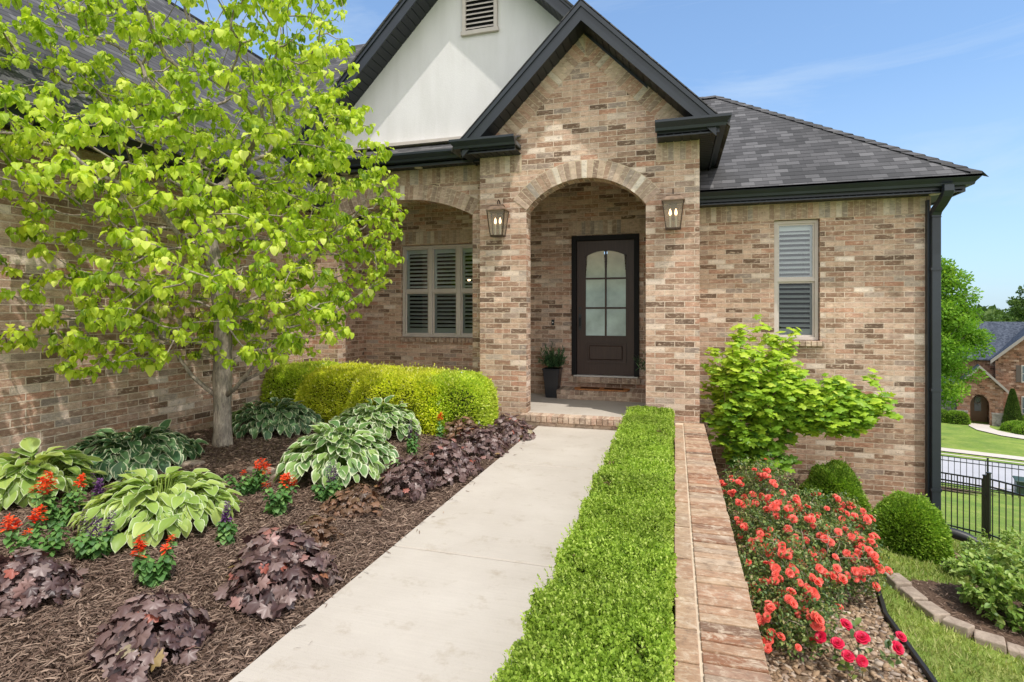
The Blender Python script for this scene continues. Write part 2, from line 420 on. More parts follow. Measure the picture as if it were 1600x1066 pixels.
M['shingle'] = shingle('shingle', [(0, (.064, .063, .064)), (.4, (.084, .082, .084)), (.75, (.104, .101, .103)), (1, (.145, .141, .143))])
M['shingle_far'] = shingle('shingle_far', [(0, (.045, .055, .075)), (1, (.11, .125, .155))])

def concrete(name, c0, c1, scale=1.):
    m, nt, b, out = mat(name); co = objco(nt)
    c = mix(nt, c0, c1, ramp(nt, noise(nt, mapping(nt, co, (1, 1, 1)), 1.3 * scale, 6, .6), [(.3, (0, 0, 0)), (.7, (1, 1, 1))]))
    br = noise(nt, mapping(nt, co, (2, 60, 2)), 1.5, 3); c = mix(nt, c, ramp(nt, br, [(.3, (.965,) * 3), (.7, (1.03,) * 3)]), 1, 'MULTIPLY')
    sp = noise(nt, co, 260, 2, .5); c = mix(nt, c, ramp(nt, sp, [(.27, (.62, .58, .52)), (.38, (1, 1, 1))]), 1, 'MULTIPLY')
    st = noise(nt, co, 4.5, 6, .75); c = mix(nt, c, ramp(nt, st, [(.28, (.80, .76, .70)), (.45, (1, 1, 1))]), 1, 'MULTIPLY')
    nt.links.new(c, b.inputs['Base Color']); b.inputs['Roughness'].default_value = .85; b.inputs['Specular IOR Level'].default_value = .25
    bump(nt, noise(nt, co, 120, 5, .7), b, .25, .003); return m
M['concrete'] = concrete('concrete', (.45, .40, .34), (.53, .48, .415))
M['concrete_far'] = concrete('concrete_far', (.55, .48, .42), (.65, .58, .50), .3)
M['road'] = concrete('road_surface', (.42, .41, .43), (.50, .49, .50), .2)

def soil(name, stops, scale=18, bs=.8):
    m, nt, b, out = mat(name); co = nd(nt, 'ShaderNodeNewGeometry').outputs['Position']
    c = ramp(nt, noise(nt, co, scale, 8, .75, .6), stops); nt.links.new(c, b.inputs['Base Color'])
    b.inputs['Roughness'].default_value = .95; b.inputs['Specular IOR Level'].default_value = .15
    bump(nt, noise(nt, co, scale * 2.2, 6, .8), b, bs, .02); return m
M['mulch_soil'] = soil('mulch_soil', [(.3, (.05, .03, .02)), (.7, (.18, .115, .08))])
M['gravel_soil'] = soil('gravel_soil', [(.3, (.10, .07, .045)), (.7, (.34, .24, .155))], 26)
def lawnmat():
    m, nt, b, out = mat('lawn'); co = nd(nt, 'ShaderNodeNewGeometry').outputs['Position']
    a = noise(nt, co, 60, 6, .8); a2 = noise(nt, co, .55, 4, .6); a3 = noise(nt, mapping(nt, co, (1, 1, 1)), 3.5, 5, .7)
    c = ramp(nt, a, [(.3, (.10, .17, .03)), (.55, (.22, .31, .07)), (.8, (.38, .44, .14))])
    c = mix(nt, c, (.40, .38, .17), ramp(nt, a3, [(.5, (0, 0, 0)), (.68, (.5, .5, .5))]))
    c = mix(nt, c, ramp(nt, a2, [(.35, (.74, .84, .7)), (.65, (1.28, 1.18, 1.0))]), 1, 'MULTIPLY')
    nt.links.new(c, b.inputs['Base Color']); b.inputs['Roughness'].default_value = .9; b.inputs['Specular IOR Level'].default_value = .1
    bump(nt, a, b, .8, .03); return m
M['lawn'] = lawnmat()
M['hostaD'] = leafmat('hosta_dark', [(0, (.05, .12, .05)), (.6, (.09, .19, .075)), (1, (.16, .28, .11))], .22, .42, .45, margin=(.66, .70, .46), mw=(.80, .91), rib=(.10, .2, .08))
M['hostaL'] = leafmat('hosta_light', [(0, (.16, .27, .05)), (.5, (.31, .44, .09)), (1, (.47, .56, .15))], .3, .45, .4, margin=(.62, .68, .42), mw=(.84, .94), rib=(.3, .42, .12))
M['hostaV'] = leafmat('hosta_variegated', [(0, (.09, .19, .06)), (.5, (.19, .33, .09)), (1, (.33, .46, .13))], .27, .45, .4, margin=(.68, .72, .5), mw=(.74, .88), rib=(.2, .33, .1))
M['heuP'] = leafmat('heuchera_purple', [(0, (.035, .018, .018)), (.35, (.10, .056, .052)), (.65, (.20, .13, .115)), (.84, (.29, .225, .205)), (.91, (.34, .09, .06)), (.96, (.30, .25, .10)), (1, (.36, .30, .28))], .15, .42, .5, tcol=(1.2, .6, .5))
M['heuB'] = leafmat('heuchera_bronze', [(0, (.07, .04, .025)), (.5, (.17, .10, .06)), (.85, (.28, .15, .09)), (1, (.2, .2, .08))], .18, .4, .5, tcol=(1.2, .7, .4))
M['salvia'] = leafmat('salvia_leaf', [(0, (.06, .15, .04)), (.5, (.11, .25, .06)), (1, (.22, .38, .10))], .3, .5, .35)
M['redpetal'] = leafmat('salvia_red', [(0, (.62, .03, .012)), (.6, (.85, .075, .02)), (1, (.95, .16, .04))], .3, .5, .3, tcol=(1.1, .5, .4))
M['purppetal'] = leafmat('salvia_purple', [(0, (.06, .015, .085)), (.6, (.15, .05, .19)), (1, (.26, .11, .28))], .2, .6, .3, tcol=(1, .7, 1))
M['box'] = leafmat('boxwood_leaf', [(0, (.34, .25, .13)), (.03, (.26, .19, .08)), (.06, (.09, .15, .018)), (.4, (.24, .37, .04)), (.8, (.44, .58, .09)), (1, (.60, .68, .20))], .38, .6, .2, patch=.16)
M['boxD'] = leafmat('boxwood_dark', [(0, (.09, .18, .02)), (.5, (.22, .38, .035)), (1, (.44, .58, .09))], .3, .45, .35, patch=.15)
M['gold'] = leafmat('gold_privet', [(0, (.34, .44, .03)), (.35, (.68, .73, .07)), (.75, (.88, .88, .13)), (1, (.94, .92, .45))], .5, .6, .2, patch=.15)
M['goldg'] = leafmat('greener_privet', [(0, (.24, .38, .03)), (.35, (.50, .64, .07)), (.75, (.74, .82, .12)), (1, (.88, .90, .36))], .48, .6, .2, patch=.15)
M['lime'] = leafmat('lime_shrub', [(0, (.12, .25, .025)), (.5, (.28, .45, .05)), (1, (.5, .62, .14))], .35, .5, .3, patch=.15)
M['tree'] = leafmat('tree_leaf', [(0, (.14, .25, .015)), (.35, (.36, .52, .03)), (.75, (.60, .72, .07)), (1, (.78, .84, .20))], .48, .5, .3, rib=(.6, .72, .14))
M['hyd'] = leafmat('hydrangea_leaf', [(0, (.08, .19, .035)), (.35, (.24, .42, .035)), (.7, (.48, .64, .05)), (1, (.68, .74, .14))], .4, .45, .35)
M['rosel'] = leafmat('rose_leaf', [(0, (.05, .10, .028)), (.45, (.12, .20, .05)), (.8, (.26, .33, .09)), (1, (.36, .28, .12))], .3, .4, .45)
M['coral'] = leafmat('rose_coral', [(0, (.82, .085, .06)), (.5, (.91, .165, .12)), (1, (.95, .33, .26))], .3, .5, .25, tcol=(1, .7, .6))
M['crimson'] = leafmat('rose_crimson', [(0, (.62, .01, .06)), (.7, (.78, .025, .09)), (1, (.80, .12, .22))], .25, .5, .3, tcol=(1, .6, .7))
M['shrubR'] = leafmat('shrub_leaf', [(0, (.09, .18, .03)), (.5, (.22, .36, .06)), (1, (.46, .54, .15))], .3, .45, .4, patch=.15)
M['farleaf'] = leafmat('far_leaf', [(0, (.07, .17, .012)), (.5, (.16, .33, .025)), (1, (.34, .50, .06))], .35, .6, .2, patch=.2)
M['farleafD'] = leafmat('far_leaf_dark', [(0, (.045, .085, .02)), (.5, (.09, .16, .035)), (1, (.17, .24, .06))], .3, .6, .2, patch=.2)
M['potleaf'] = leafmat('pot_leaf', [(0, (.03, .08, .035)), (.6, (.07, .16, .07)), (1, (.16, .28, .12))], .25, .45, .4)
M['grassb'] = leafmat('grass_blade', [(0, (.20, .28, .06)), (.5, (.40, .47, .13)), (.8, (.56, .56, .24)), (1, (.68, .62, .36))], .35, .55, .25, patch=.12)
M['chip'] = leafmat('mulch_chip', [(0, (.05, .031, .023)), (.4, (.165, .108, .08)), (.8, (.30, .215, .16)), (.95, (.42, .30, .22)), (1, (.56, .44, .32))], 0.0, .9, .15)
M['stonechip'] = leafmat('gravel_stone', [(0, (.12, .075, .05)), (.3, (.28, .185, .11)), (.6, (.41, .29, .185)), (.85, (.32, .25, .20)), (1, (.58, .48, .36))], 0.0, .85, .25)
def bark(name, c0, c1):
    m, nt, b, out = mat(name); co = nd(nt, 'ShaderNodeNewGeometry').outputs['Position']
    f = noise(nt, mapping(nt, co, (34, 34, 9)), 1, 6, .75, .5); c = mix(nt, c0, c1, ramp(nt, f, [(.35, (0, 0, 0)), (.62, (1, 1, 1))]))
    c = mix(nt, c, ramp(nt, noise(nt, co, 7, 3), [(.35, (.8, .82, .78)), (.65, (1.1, 1.08, 1.05))]), 1, 'MULTIPLY')
    nt.links.new(c, b.inputs['Base Color']); b.inputs['Roughness'].default_value = .9; bump(nt, f, b, 1, .012); return m
M['bark'] = bark('bark', (.15, .12, .10), (.46, .39, .32))
M['twig'] = plain('dry_twig', (.36, .29, .22), .85, .2, nscale=20)
M['stem'] = plain('stem', (.14, .11, .06), .8, .2, nscale=20)
M['stone'] = soil('edging_stone', [(.3, (.22, .17, .13)), (.7, (.47, .38, .30))], 9, .5)

def glass(nm='window_glass', tint=(.85, .9, .9, 1), refl=.07):
    m, nt, b, out = mat(nm); nt.nodes.remove(b)
    g = nd(nt, 'ShaderNodeBsdfGlossy'); g.inputs['Roughness'].default_value = .01; g.inputs['Color'].default_value = (.95, 1, 1, 1)
    t = nd(nt, 'ShaderNodeBsdfTransparent'); t.inputs[0].default_value = (tint)
    f = nd(nt, 'ShaderNodeFresnel'); f.inputs[0].default_value = 1.5
    k = mth(nt, 'ADD', f.outputs[0], refl, True)
    s = nd(nt, 'ShaderNodeMixShader'); nt.links.new(k, s.inputs[0]); nt.links.new(t.outputs[0], s.inputs[1]); nt.links.new(g.outputs[0], s.inputs[2])
    nt.links.new(s.outputs[0], out.inputs[0]); return m
M['glass'] = glass(); M['glass_screen'] = glass('screened_glass', (.58, .62, .62, 1), -.01)
def frost():
    m, nt, b, out = mat('frosted_glass'); co = objco(nt)
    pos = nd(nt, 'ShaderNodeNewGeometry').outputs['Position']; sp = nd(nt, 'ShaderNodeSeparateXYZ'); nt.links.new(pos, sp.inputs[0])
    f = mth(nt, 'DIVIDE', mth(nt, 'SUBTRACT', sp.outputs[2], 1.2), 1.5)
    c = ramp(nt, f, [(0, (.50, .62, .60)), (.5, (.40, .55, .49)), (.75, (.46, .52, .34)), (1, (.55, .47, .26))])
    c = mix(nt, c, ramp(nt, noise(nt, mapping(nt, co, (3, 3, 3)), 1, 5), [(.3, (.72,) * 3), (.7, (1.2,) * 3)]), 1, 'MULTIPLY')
    nt.links.new(c, b.inputs['Base Color']); b.inputs['Roughness'].default_value = .22; b.inputs['Coat Weight'].default_value = .3
    bump(nt, noise(nt, co, 90, 3), b, .25, .003); return m
M['frost'] = frost()
def wood_dark():
    m, nt, b, out = mat('door_wood'); co = objco(nt)
    f = noise(nt, mapping(nt, co, (60, 60, 3)), 1, 5, .6, .8)
    nt.links.new(mix(nt, (.022, .012, .009), (.085, .048, .034), f), b.inputs['Base Color']); b.inputs['Roughness'].default_value = .42; b.inputs['Specular IOR Level'].default_value = .35
    bump(nt, f, b, .15, .002); return m
M['door'] = wood_dark()
def lampglass():
    m, nt, b, out = mat('seeded_glass'); nt.nodes.remove(b)
    g = nd(nt, 'ShaderNodeBsdfDiffuse'); g.inputs[0].default_value = (.42, .38, .32, 1)
    t = nd(nt, 'ShaderNodeBsdfTransparent'); t.inputs[0].default_value = (.95, .92, .86, 1)
    s = nd(nt, 'ShaderNodeMixShader'); s.inputs[0].default_value = .3; nt.links.new(t.outputs[0], s.inputs[1]); nt.links.new(g.outputs[0], s.inputs[2])
    nt.links.new(s.outputs[0], out.inputs[0]); return m
M['lampglass'] = lampglass()
M['flame'] = emis('bulb_glow', (1, .68, .38), 5)
M['matcoir'] = plain('coir', (.42, .18, .07), .95, .1, nscale=60, namt=.4, bstr=.8, bscale=150)
M['pot'] = plain('pot_glaze', (.018, .02, .024), .35, .5, nscale=4)

# ------------------------------------------------------------------ camera, light, sky
H = 1.6
cam = bpy.data.objects.new('camera', bpy.data.cameras.new('camera')); COL.objects.link(cam); scn.camera = cam
cam.data.sensor_width = 36; cam.data.lens = 36 * 858 / 1600; cam.data.shift_y = -44 / 1600; cam.data.clip_end = 3000; cam.data.clip_start = .05
cam.location = (0, 0, H); cam.rotation_euler = (PI / 2, 0, R(16.5))
SD = Vector((.46, -.40, 1.3)).normalized()
sun = bpy.data.objects.new('sun', bpy.data.lights.new('sun', 'SUN')); COL.objects.link(sun)
sun.data.energy = 3.5; sun.data.angle = R(.6); sun.data.color = (1, .95, .88)
sun.rotation_euler = SD.to_track_quat('Z', 'Y').to_euler()
w = bpy.data.worlds.new('World'); scn.world = w; w.use_nodes = True; nt = w.node_tree
bg = nt.nodes['Background']; sky = nt.nodes.new('ShaderNodeTexSky'); sky.sky_type = 'NISHITA'; sky.sun_disc = False
sky.sun_elevation = math.asin(SD.z); sky.sun_rotation = math.atan2(SD.x, SD.y); sky.air_density = 1.0; sky.dust_density = 1.2; sky.ozone_density = 1.3; sky.altitude = 300
co = nt.nodes.new('ShaderNodeTexCoord').outputs['Generated']
sep = nt.nodes.new('ShaderNodeSeparateXYZ'); nt.links.new(co, sep.inputs[0])
cl = noise(nt, mapping(nt, co, (1.1, 2.2, 6.5), (0, 0, .6)), 1.7, 7, .62, .5)
cf = ramp(nt, cl, [(.50, (0, 0, 0)), (.78, (.42, .42, .42))])
hz = ramp(nt, sep.outputs[2], [(0, (.70,) * 3), (.12, (.52,) * 3), (.35, (.26,) * 3), (.8, (.12,) * 3)])
c = mix(nt, sky.outputs[0], (.72, 1.3, 1.72), 1, 'MULTIPLY')
c = mix(nt, c, (5.4, 6.4, 7.5), cf)
c = mix(nt, c, (5.6, 6.6, 7.6), hz)
# extra white fill added to the sky behind the camera to brighten the facade
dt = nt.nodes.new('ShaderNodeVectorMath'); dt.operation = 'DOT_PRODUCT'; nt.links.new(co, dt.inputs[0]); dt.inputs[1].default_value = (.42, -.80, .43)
front_fill = ramp(nt, dt.outputs['Value'], [(.1, (0, 0, 0)), (.75, (1, 1, 1))])
c = mix(nt, c, (11.8, 11.8, 12.1), front_fill)
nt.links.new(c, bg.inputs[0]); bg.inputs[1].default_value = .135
scn.view_settings.view_transform = 'Standard'; scn.view_settings.look = 'None'; scn.view_settings.exposure = 0
scn.cycles.max_bounces = 8; scn.cycles.transparent_max_bounces = 12; scn.cycles.use_denoising = True

# ------------------------------------------------------------------ the ground
def grid_mesh(xs, ys, fz, keep=None):
    X, Y = np.meshgrid(xs, ys, indexing='ij'); Z = fz(X, Y); nx, ny = X.shape
    V = np.stack([X, Y, Z], -1).reshape(-1, 3)
    i, j = np.meshgrid(np.arange(nx - 1), np.arange(ny - 1), indexing='ij'); a = (i * ny + j).ravel()
    F = np.stack([a, a + ny, a + ny + 1, a + 1], 1)
    if keep is not None:
        c = V[F].mean(1); F = F[keep(c[:, 0], c[:, 1])]
    return V, F
def inpoly(x, y, poly):
    r = np.zeros(np.shape(x), bool); n = len(poly); j = n - 1
    for i in range(n):
        xi, yi = poly[i]; xj, yj = poly[j]
        r ^= ((yi > y) != (yj > y)) & (x < (xj - xi) * (y - yi) / (yj - yi + 1e-12) + xi); j = i
    return r
def ground_z(x, y):
    z = slope(x, y)
    near = -.16 + 0 * x
    return np.where((x < .22) & (y < 9.4), near, z)
xs = np.unique(np.round(np.concatenate([[-700, -300, -120, -50, -25, -12, -6, -3, 0, .17, .27], np.arange(.4, 8, .15), np.arange(8, 40, 1.0), [45, 60, 90, 150, 300, 700]]), 3))
ys = np.unique(np.round(np.concatenate([[-700, -300, -100, -40, -15, -5], np.arange(-2, 18, .15), np.arange(18, 80, 1.), [90, 120, 200, 400, 900]]), 3))
V, F = grid_mesh(xs, ys, ground_z)
tag(npmesh('lawn', V, F, M['lawn']), 'sloping green lawn running downhill from the house', 'lawn', kind='structure')

# mulch bed to the left of the path
V, F = grid_mesh(np.arange(-5.95, -1.83, .05), np.arange(-1, 8.0, .05), lambda x, y: mulch_z(x, y) + .012 * np.sin(x * 23 + 3 * np.sin(y * 17)) * np.sin(y * 29))
tag(npmesh('mulch_bed', V, F, M['mulch_soil']), 'brown mulch bed left of the path', 'bed', kind='structure')
V, F = grid_mesh(np.arange(-.64, .04, .04), np.arange(-1, 7.8, .08), lambda x, y: -.02 + 0 * x)
tag(npmesh('hedge_bed', V, F, M['mulch_soil']), 'strip of mulch below the hedge', 'bed', kind='structure')
def cam_px(P):
    """where a point falls in the view, only used to decide which level of detail it gets"""
    yaw = R(16.5); x = P[:, 0]; y = P[:, 1]; d = -x * math.sin(yaw) + y * math.cos(yaw); u = x * math.cos(yaw) + y * math.sin(yaw)
    return d, u / np.maximum(d, .01)
n = 240000
P = np.stack([rng.uniform(-5.88, -1.87, n), 1.0 + 6.9 * rng.random(n) ** 1.25, np.zeros(n)], 1)
d, u = cam_px(P); k = (u > -2.2) & (d > .3); P = P[k]; n = len(P)
P[:, 2] = mulch_z(P[:, 0], P[:, 1]) + rng.uniform(.0, .026, n)
k = 55; Q = np.stack([-1.86 + np.abs(rng.normal(0, .07, k)), rng.uniform(1.2, 7.4, k), np.full(k, .006)], 1); P = np.concatenate([P, Q]); n = len(P)
ang = rng.uniform(0, 2 * PI, n); D = np.stack([np.cos(ang), np.sin(ang), rng.normal(0, .2, n) * (np.arange(n) < n - k)], 1); N = nrm(np.stack([rng.normal(0, .7, n), rng.normal(0, .7, n), np.ones(n)], 1))
CHIP = (np.array([(-.035, 0, 0), (.04, .03, 0), (.075, .5, .07), (.02, 1, 0), (-.03, .96, .0), (-.055, .45, .08)]), np.array([(0, 1, 2, 5), (5, 2, 3, 4)]), np.array([(0, 0), (0, 0), (1, .5), (0, 1), (0, 1), (1, .5)]))
V, F, A = scatter(CHIP, P, D, N, rng.uniform(.016, .066, n), rng.beta(1.9, 2.1, n) ** 1.1)
tag(npmesh('mulch', V, F, M['chip'], attrs={'tint': A}, smooth=False), 'shredded brown bark mulch spread between the plants', 'mulch', kind='stuff')

# path of three slabs with tooled joints
mb = MB()
for y0, y1 in ((-1.6, 1.2), (1.212, 3.385), (3.397, 5.6), (5.612, 7.56)):
    mb.box(-1.86, -.60, y0, y1, -.12, 0)
tag(mb.build('path', M['concrete'], bevel=.007), 'pale concrete garden path leading to the porch step', 'path', kind='structure')

# ------------------------------------------------------------------ the house
HB = Vector((-1.2, 7.65, 0))
house = empty('brick_house', HB, label='tan brick house with stucco gable, arched entry and dark shingle roof', cat='house')
def hp(mb, name, m, **k): return mb.build(name, m, k.pop('parent', house), **k)
def sub(mb, name, m, par, **k):
    o = mb.build(name, m, par, world=False, **k); o.location = -HB if par.parent is None else (0, 0, 0); return o
def arch_pts(xl, xr, zs, zt, n=22):
    """segmental arch from right springing over the top to the left one"""
    c = (xl + xr) / 2; h = (xr - xl) / 2; rise = zt - zs; rad = (h * h + rise * rise) / (2 * rise); cz = zt - rad; a = math.asin(h / rad)
    return [(c + rad * math.sin(t), cz + rad * math.cos(t)) for t in np.linspace(a, -a, n)], (c, cz, rad, a)
EY, PY, BY, WY = 7.65, 7.98, 9.60, 9.20
# entry front with arch
ap, ei = arch_pts(-2.05, -.375, 3.08, 3.49)
wall_top = lambda x: 5.55 - abs(x + 1.2)
out = [(-2.76, -.3), (-2.05, -.3)] + ap[::-1] + [(-.375, -.3), (.315, -.3), (.315, wall_top(.315)), (-1.2, 5.55), (-2.76, wall_top(-2.76))]
mb = MB(); mb.prism(out, EY, EY + .24); hp(mb, 'entry_wall', M['brick'])
mb = MB(); mb.box(0.0, .315, EY + .002, EY + .24, -1.8, -.3); mb.box(.20, .313, EY + .24, WY, -1.8, 4.0); mb.box(-.05, 0.0, EY + .24, BY + .05, -.1, 4.3); hp(mb, 'entry_side_wall', M['brick'])
mb = MB(); mb.box(-2.76, -2.60, EY + .24, PY + .3, -.2, 4.25); hp(mb, 'entry_side_wall', M['brick'])
# porch front with wide arch
ap2, pi_ = arch_pts(-5.41, -3.0, 3.12, 3.42)
out = [(-5.9, -.3), (-5.41, -.3)] + ap2[::-1] + [(-3.0, -.3), (-2.76, -.3), (-2.76, 3.9), (-5.9, 3.9)]
mb = MB(); mb.prism(out, PY, PY + .24); hp(mb, 'porch_wall', M['brick'])
def voussoirs(info, t, y0, y1, name, skip=0):
    c, cz, rad, a = info; mb = MB(); n = int(2 * a * (rad + t * .5) / .079); da = 2 * a / n
    for i in range(n):
        t0 = -a + da * i + .0035 / rad; t1 = -a + da * (i + 1) - .0035 / rad; r0 = rad - .004; r1 = rad + t + random.uniform(-.006, .004)
        q = [(c + r * math.sin(s), cz + r * math.cos(s)) for r, s in ((r0, t0), (r0, t1), (r1, t1), (r1, t0))]
        mb.col = random.choice([random.uniform(.3, .62), random.uniform(.3, .62), random.uniform(.78, 1), random.uniform(.1, .3)])
        yy = y0 - random.uniform(.004, .009)
        mb.hexa([(q[0][0], yy, q[0][1]), (q[1][0], yy, q[1][1]), (q[1][0], y1, q[1][1]), (q[0][0], y1, q[0][1]), (q[3][0], yy, q[3][1]), (q[2][0], yy, q[2][1]), (q[2][0], y1, q[2][1]), (q[3][0], y1, q[3][1])])
    return hp(mb, name, M['brick_unit'], bevel=.003)
def mortar_band(info, t, y0, name):
    c, cz, rad, a = info; mb = MB(); N_ = 24
    for i in range(N_):
        t0 = -a + 2 * a * i / N_; t1 = -a + 2 * a * (i + 1) / N_
        q = [(c + r * math.sin(s), y0 - .0025, cz + r * math.cos(s)) for r, s in ((rad, t0), (rad, t1), (rad + t + .008, t1), (rad + t + .008, t0))]
        mb.poly(q)
    return hp(mb, name, M['mortar'])
voussoirs(ei, .245, EY, EY + .02, 'arch_ring'); mortar_band(ei, .245, EY, 'arch_mortar')
voussoirs(pi_, .245, PY, PY + .02, 'arch_ring'); mortar_band(pi_, .245, PY, 'arch_mortar')
# raked band of bricks under the entry gable
mb = MB(); mm = MB()
for sgn in (-1, 1):
    L = (1.36) * math.sqrt(2); n = int(L / .0795); dx, dz = sgn * .7071, -.7071; nx, nz = -sgn * .7071 * 1, -.7071
    for i in range(n + 1):
        a0 = i * L / n - .02; a1 = a0 + L / n - .007
        def pt(s_, d_):
            x = -1.2 + dx * s_ + nx * d_; z = 5.545 + dz * s_ + nz * d_; return (x, z)
        q = [pt(a0, 0), pt(a1, 0), pt(a1, .25), pt(a0, .25)]
        lim = -1.2 + sgn * .004
        q = [((max(x, lim) if sgn > 0 else min(x, lim)), z) for x, z in q]
        mb.col = random.choice([random.uniform(.42, .6), random.uniform(.68, .74), random.uniform(.68, .76), random.uniform(.1, .34), random.uniform(.86, .95)]); yy = EY - random.uniform(.004, .009)
        mb.hexa([(q[3][0], yy, q[3][1]), (q[2][0], yy, q[2][1]), (q[2][0], EY + .02, q[2][1]), (q[3][0], EY + .02, q[3][1]), (q[0][0], yy, q[0][1]), (q[1][0], yy, q[1][1]), (q[1][0], EY + .02, q[1][1]), (q[0][0], EY + .02, q[0][1])])
    e = [(-1.2, 5.55), (-1.2 + dx * L, 5.55 + dz * L), (-1.2 + dx * (L) + nx * .255, 5.55 + dz * L + nz * .255), (-1.2, 5.55 - .36)]
    mm.poly([(x, EY - .0025, z) for x, z in e])
hp(mb, 'rake_band', M['brick_unit'], bevel=.003); hp(mm, 'rake_mortar', M['mortar'])
# soldier courses under the soffits
def soldier(x0, x1, z0, z1, y):
    mb = MB(); x = x0
    while x < x1 - .03:
        e = min(x + .0762, x1); mb.col = random.choice([random.uniform(.3, .6), random.uniform(.2, .5), random.uniform(.8, .95), random.random()])
        mb.box(x + .0035, e - .0035, y - random.uniform(.004, .008), y + .02, z0 + .004, z1 - .004); x = e
    o = hp(mb, 'soldier_course', M['brick_unit'], bevel=.0025)
    mm = MB(); mm.box(x0, x1, y - .0025, y + .01, z0 - .003, z1 + .003); hp(mm, 'mortar_bed', M['mortar']); return o
soldier(-5.9, -2.765, 3.64, 3.885, PY); soldier(.32, 3.5, 3.02, 3.262, WY)
soldier(-2.755, -2.12, 3.635, 3.88, EY); soldier(-.24, .31, 3.635, 3.88, EY)
# walls with openings
def holed(mb, x0, x1, z0, z1, holes, y, depth=.1):
    X = sorted({x0, x1, *[h[0] for h in holes], *[h[1] for h in holes]}); Z = sorted({z0, z1, *[h[2] for h in holes], *[h[3] for h in holes]})
    for a, b in zip(X[:-1], X[1:]):
        for c, d in zip(Z[:-1], Z[1:]):
            if any(h[0] <= (a + b) / 2 <= h[1] and h[2] <= (c + d) / 2 <= h[3] for h in holes): continue
            mb.poly([(a, y, c), (b, y, c), (b, y, d), (a, y, d)])
    for a, b, c, d in holes:
        e = y + depth
        mb.poly([(a, y, c), (a, y, d), (a, e, d), (a, e, c)]); mb.poly([(b, y, c), (b, e, c), (b, e, d), (b, y, d)])
        mb.poly([(a, y, d), (b, y, d), (b, e, d), (a, e, d)]); mb.poly([(a, y, c), (a, e, c), (b, e, c), (b, y, c)])
WR = (1.46, 2.09, 1.18, 3.02)
mb = MB(); holed(mb, .315, 3.5, -2.0, 3.262, [WR], WY, .12)
mb.poly([(3.5, WY, -4), (3.5, 16, -4), (3.5, 16, 3.262), (3.5, WY, 3.262)]); mb.poly([(3.5, 16, -4), (-10, 16, -4), (-10, 16, 3.3), (3.5, 16, 3.3)])
hp(mb, 'wing_wall', M['brick'])
DR = (-1.74, -.58, .49, 2.95); WB = (-5.09, -3.32, 1.13, 2.9)
mb = MB(); holed(mb, -5.9, -.04, .1, 4.3, [DR, WB], BY, .12); hp(mb, 'porch_back_wall', M['brick'])
mb = MB(); mb.poly([(-5.9, 9.6, -.3), (-5.9, -2.5, -.3), (-5.9, -2.5, 3.32), (-5.9, 9.6, 3.32)]); mb.poly([(-5.9, -2.5, -.3), (-14, -2.5, -.3), (-14, -2.5, 3.32), (-5.9, -2.5, 3.32)])
hp(mb, 'side_wall', M['brick'])
mb = MB(); mb.box(-5.9, -.05, 7.75, BY, -.1, .148); hp(mb, 'porch_floor', M['concrete'])
mb = MB(); mb.box(-5.9, -.04, EY + .26, BY + .1, 4.28, 4.33); hp(mb, 'porch_ceiling', M['tan'])
# porch step: rowlock nosing over one stretcher course
def brickrow(mb, x0, x1, y0, y1, z0, z1, L, cols=None, jit=.004):
    x = x0
    while x < x1 - .02:
        e = min(x + L, x1); mb.col = random.choice(cols) + random.uniform(-.05, .05) if cols else random.random()
        mb.box(x + .004, e - .004, y0 - random.uniform(0, jit), y1, z0, z1 - random.uniform(0, jit * .5)); x = e
def mort(x0, x1, y0, y1, z0, z1, par='mortar_bed'):
    m_ = MB(); m_.box(x0, x1, y0, y1, z0, z1); return hp(m_, par, M['mortar'])
mb = MB(); brickrow(mb, -2.12, -.36, 7.545, 7.76, .058, .151, .078, [.3, .4, .5, .7, .2]); brickrow(mb, -2.10, -.38, 7.575, 7.7, -.05, .052, .254, [.3, .45, .5, .62]); hp(mb, 'porch_step', M['brick_unit'], bevel=.004)
mort(-2.11, -.37, 7.583, 7.75, -.06, .147)
mb = MB(); brickrow(mb, -1.92, -.05, 9.115, 9.595, .222, .301, .078, [.3, .4, .2, .1, .5]); brickrow(mb, -1.915, -.05, 9.12, 9.59, .149, .215, .20, [.3, .4, .2, .1]); hp(mb, 'threshold_step', M['brick_unit'], bevel=.004)
mort(-1.91, -.05, 9.122, 9.59, .149, .298)
mb = MB(); brickrow(mb, -1.79, -.55, 9.50, 9.68, .40, .488, .078, [.3, .4, .2, .1]); hp(mb, 'door_sill', M['brick_unit'], bevel=.004); mort(-1.78, -.56, 9.507, 9.68, .39, .485)
mb = MB(); mb.box(-1.70, -.60, 9.53, 9.66, .489, .512); hp(mb, 'threshold', plain('threshold_metal', (.6, .58, .54), .4), bevel=.003)
# window sill in the porch
mb = MB(); brickrow(mb, -5.14, -3.0, 9.54, 9.7, 1.045, 1.128, .078, [.2, .3, .15, .35]); hp(mb, 'window_sill', M['brick_unit'], bevel=.004)
mb = MB(); brickrow(mb, 1.41, 2.14, 9.14, 9.3, 1.10, 1.178, .078, [.3, .4, .5, .35]); hp(mb, 'window_sill', M['brick_unit'], bevel=.004)
soldier(-5.15, -2.9, 2.92, 3.16, BY); soldier(-1.8, -.06, 2.97, 3.21, BY)

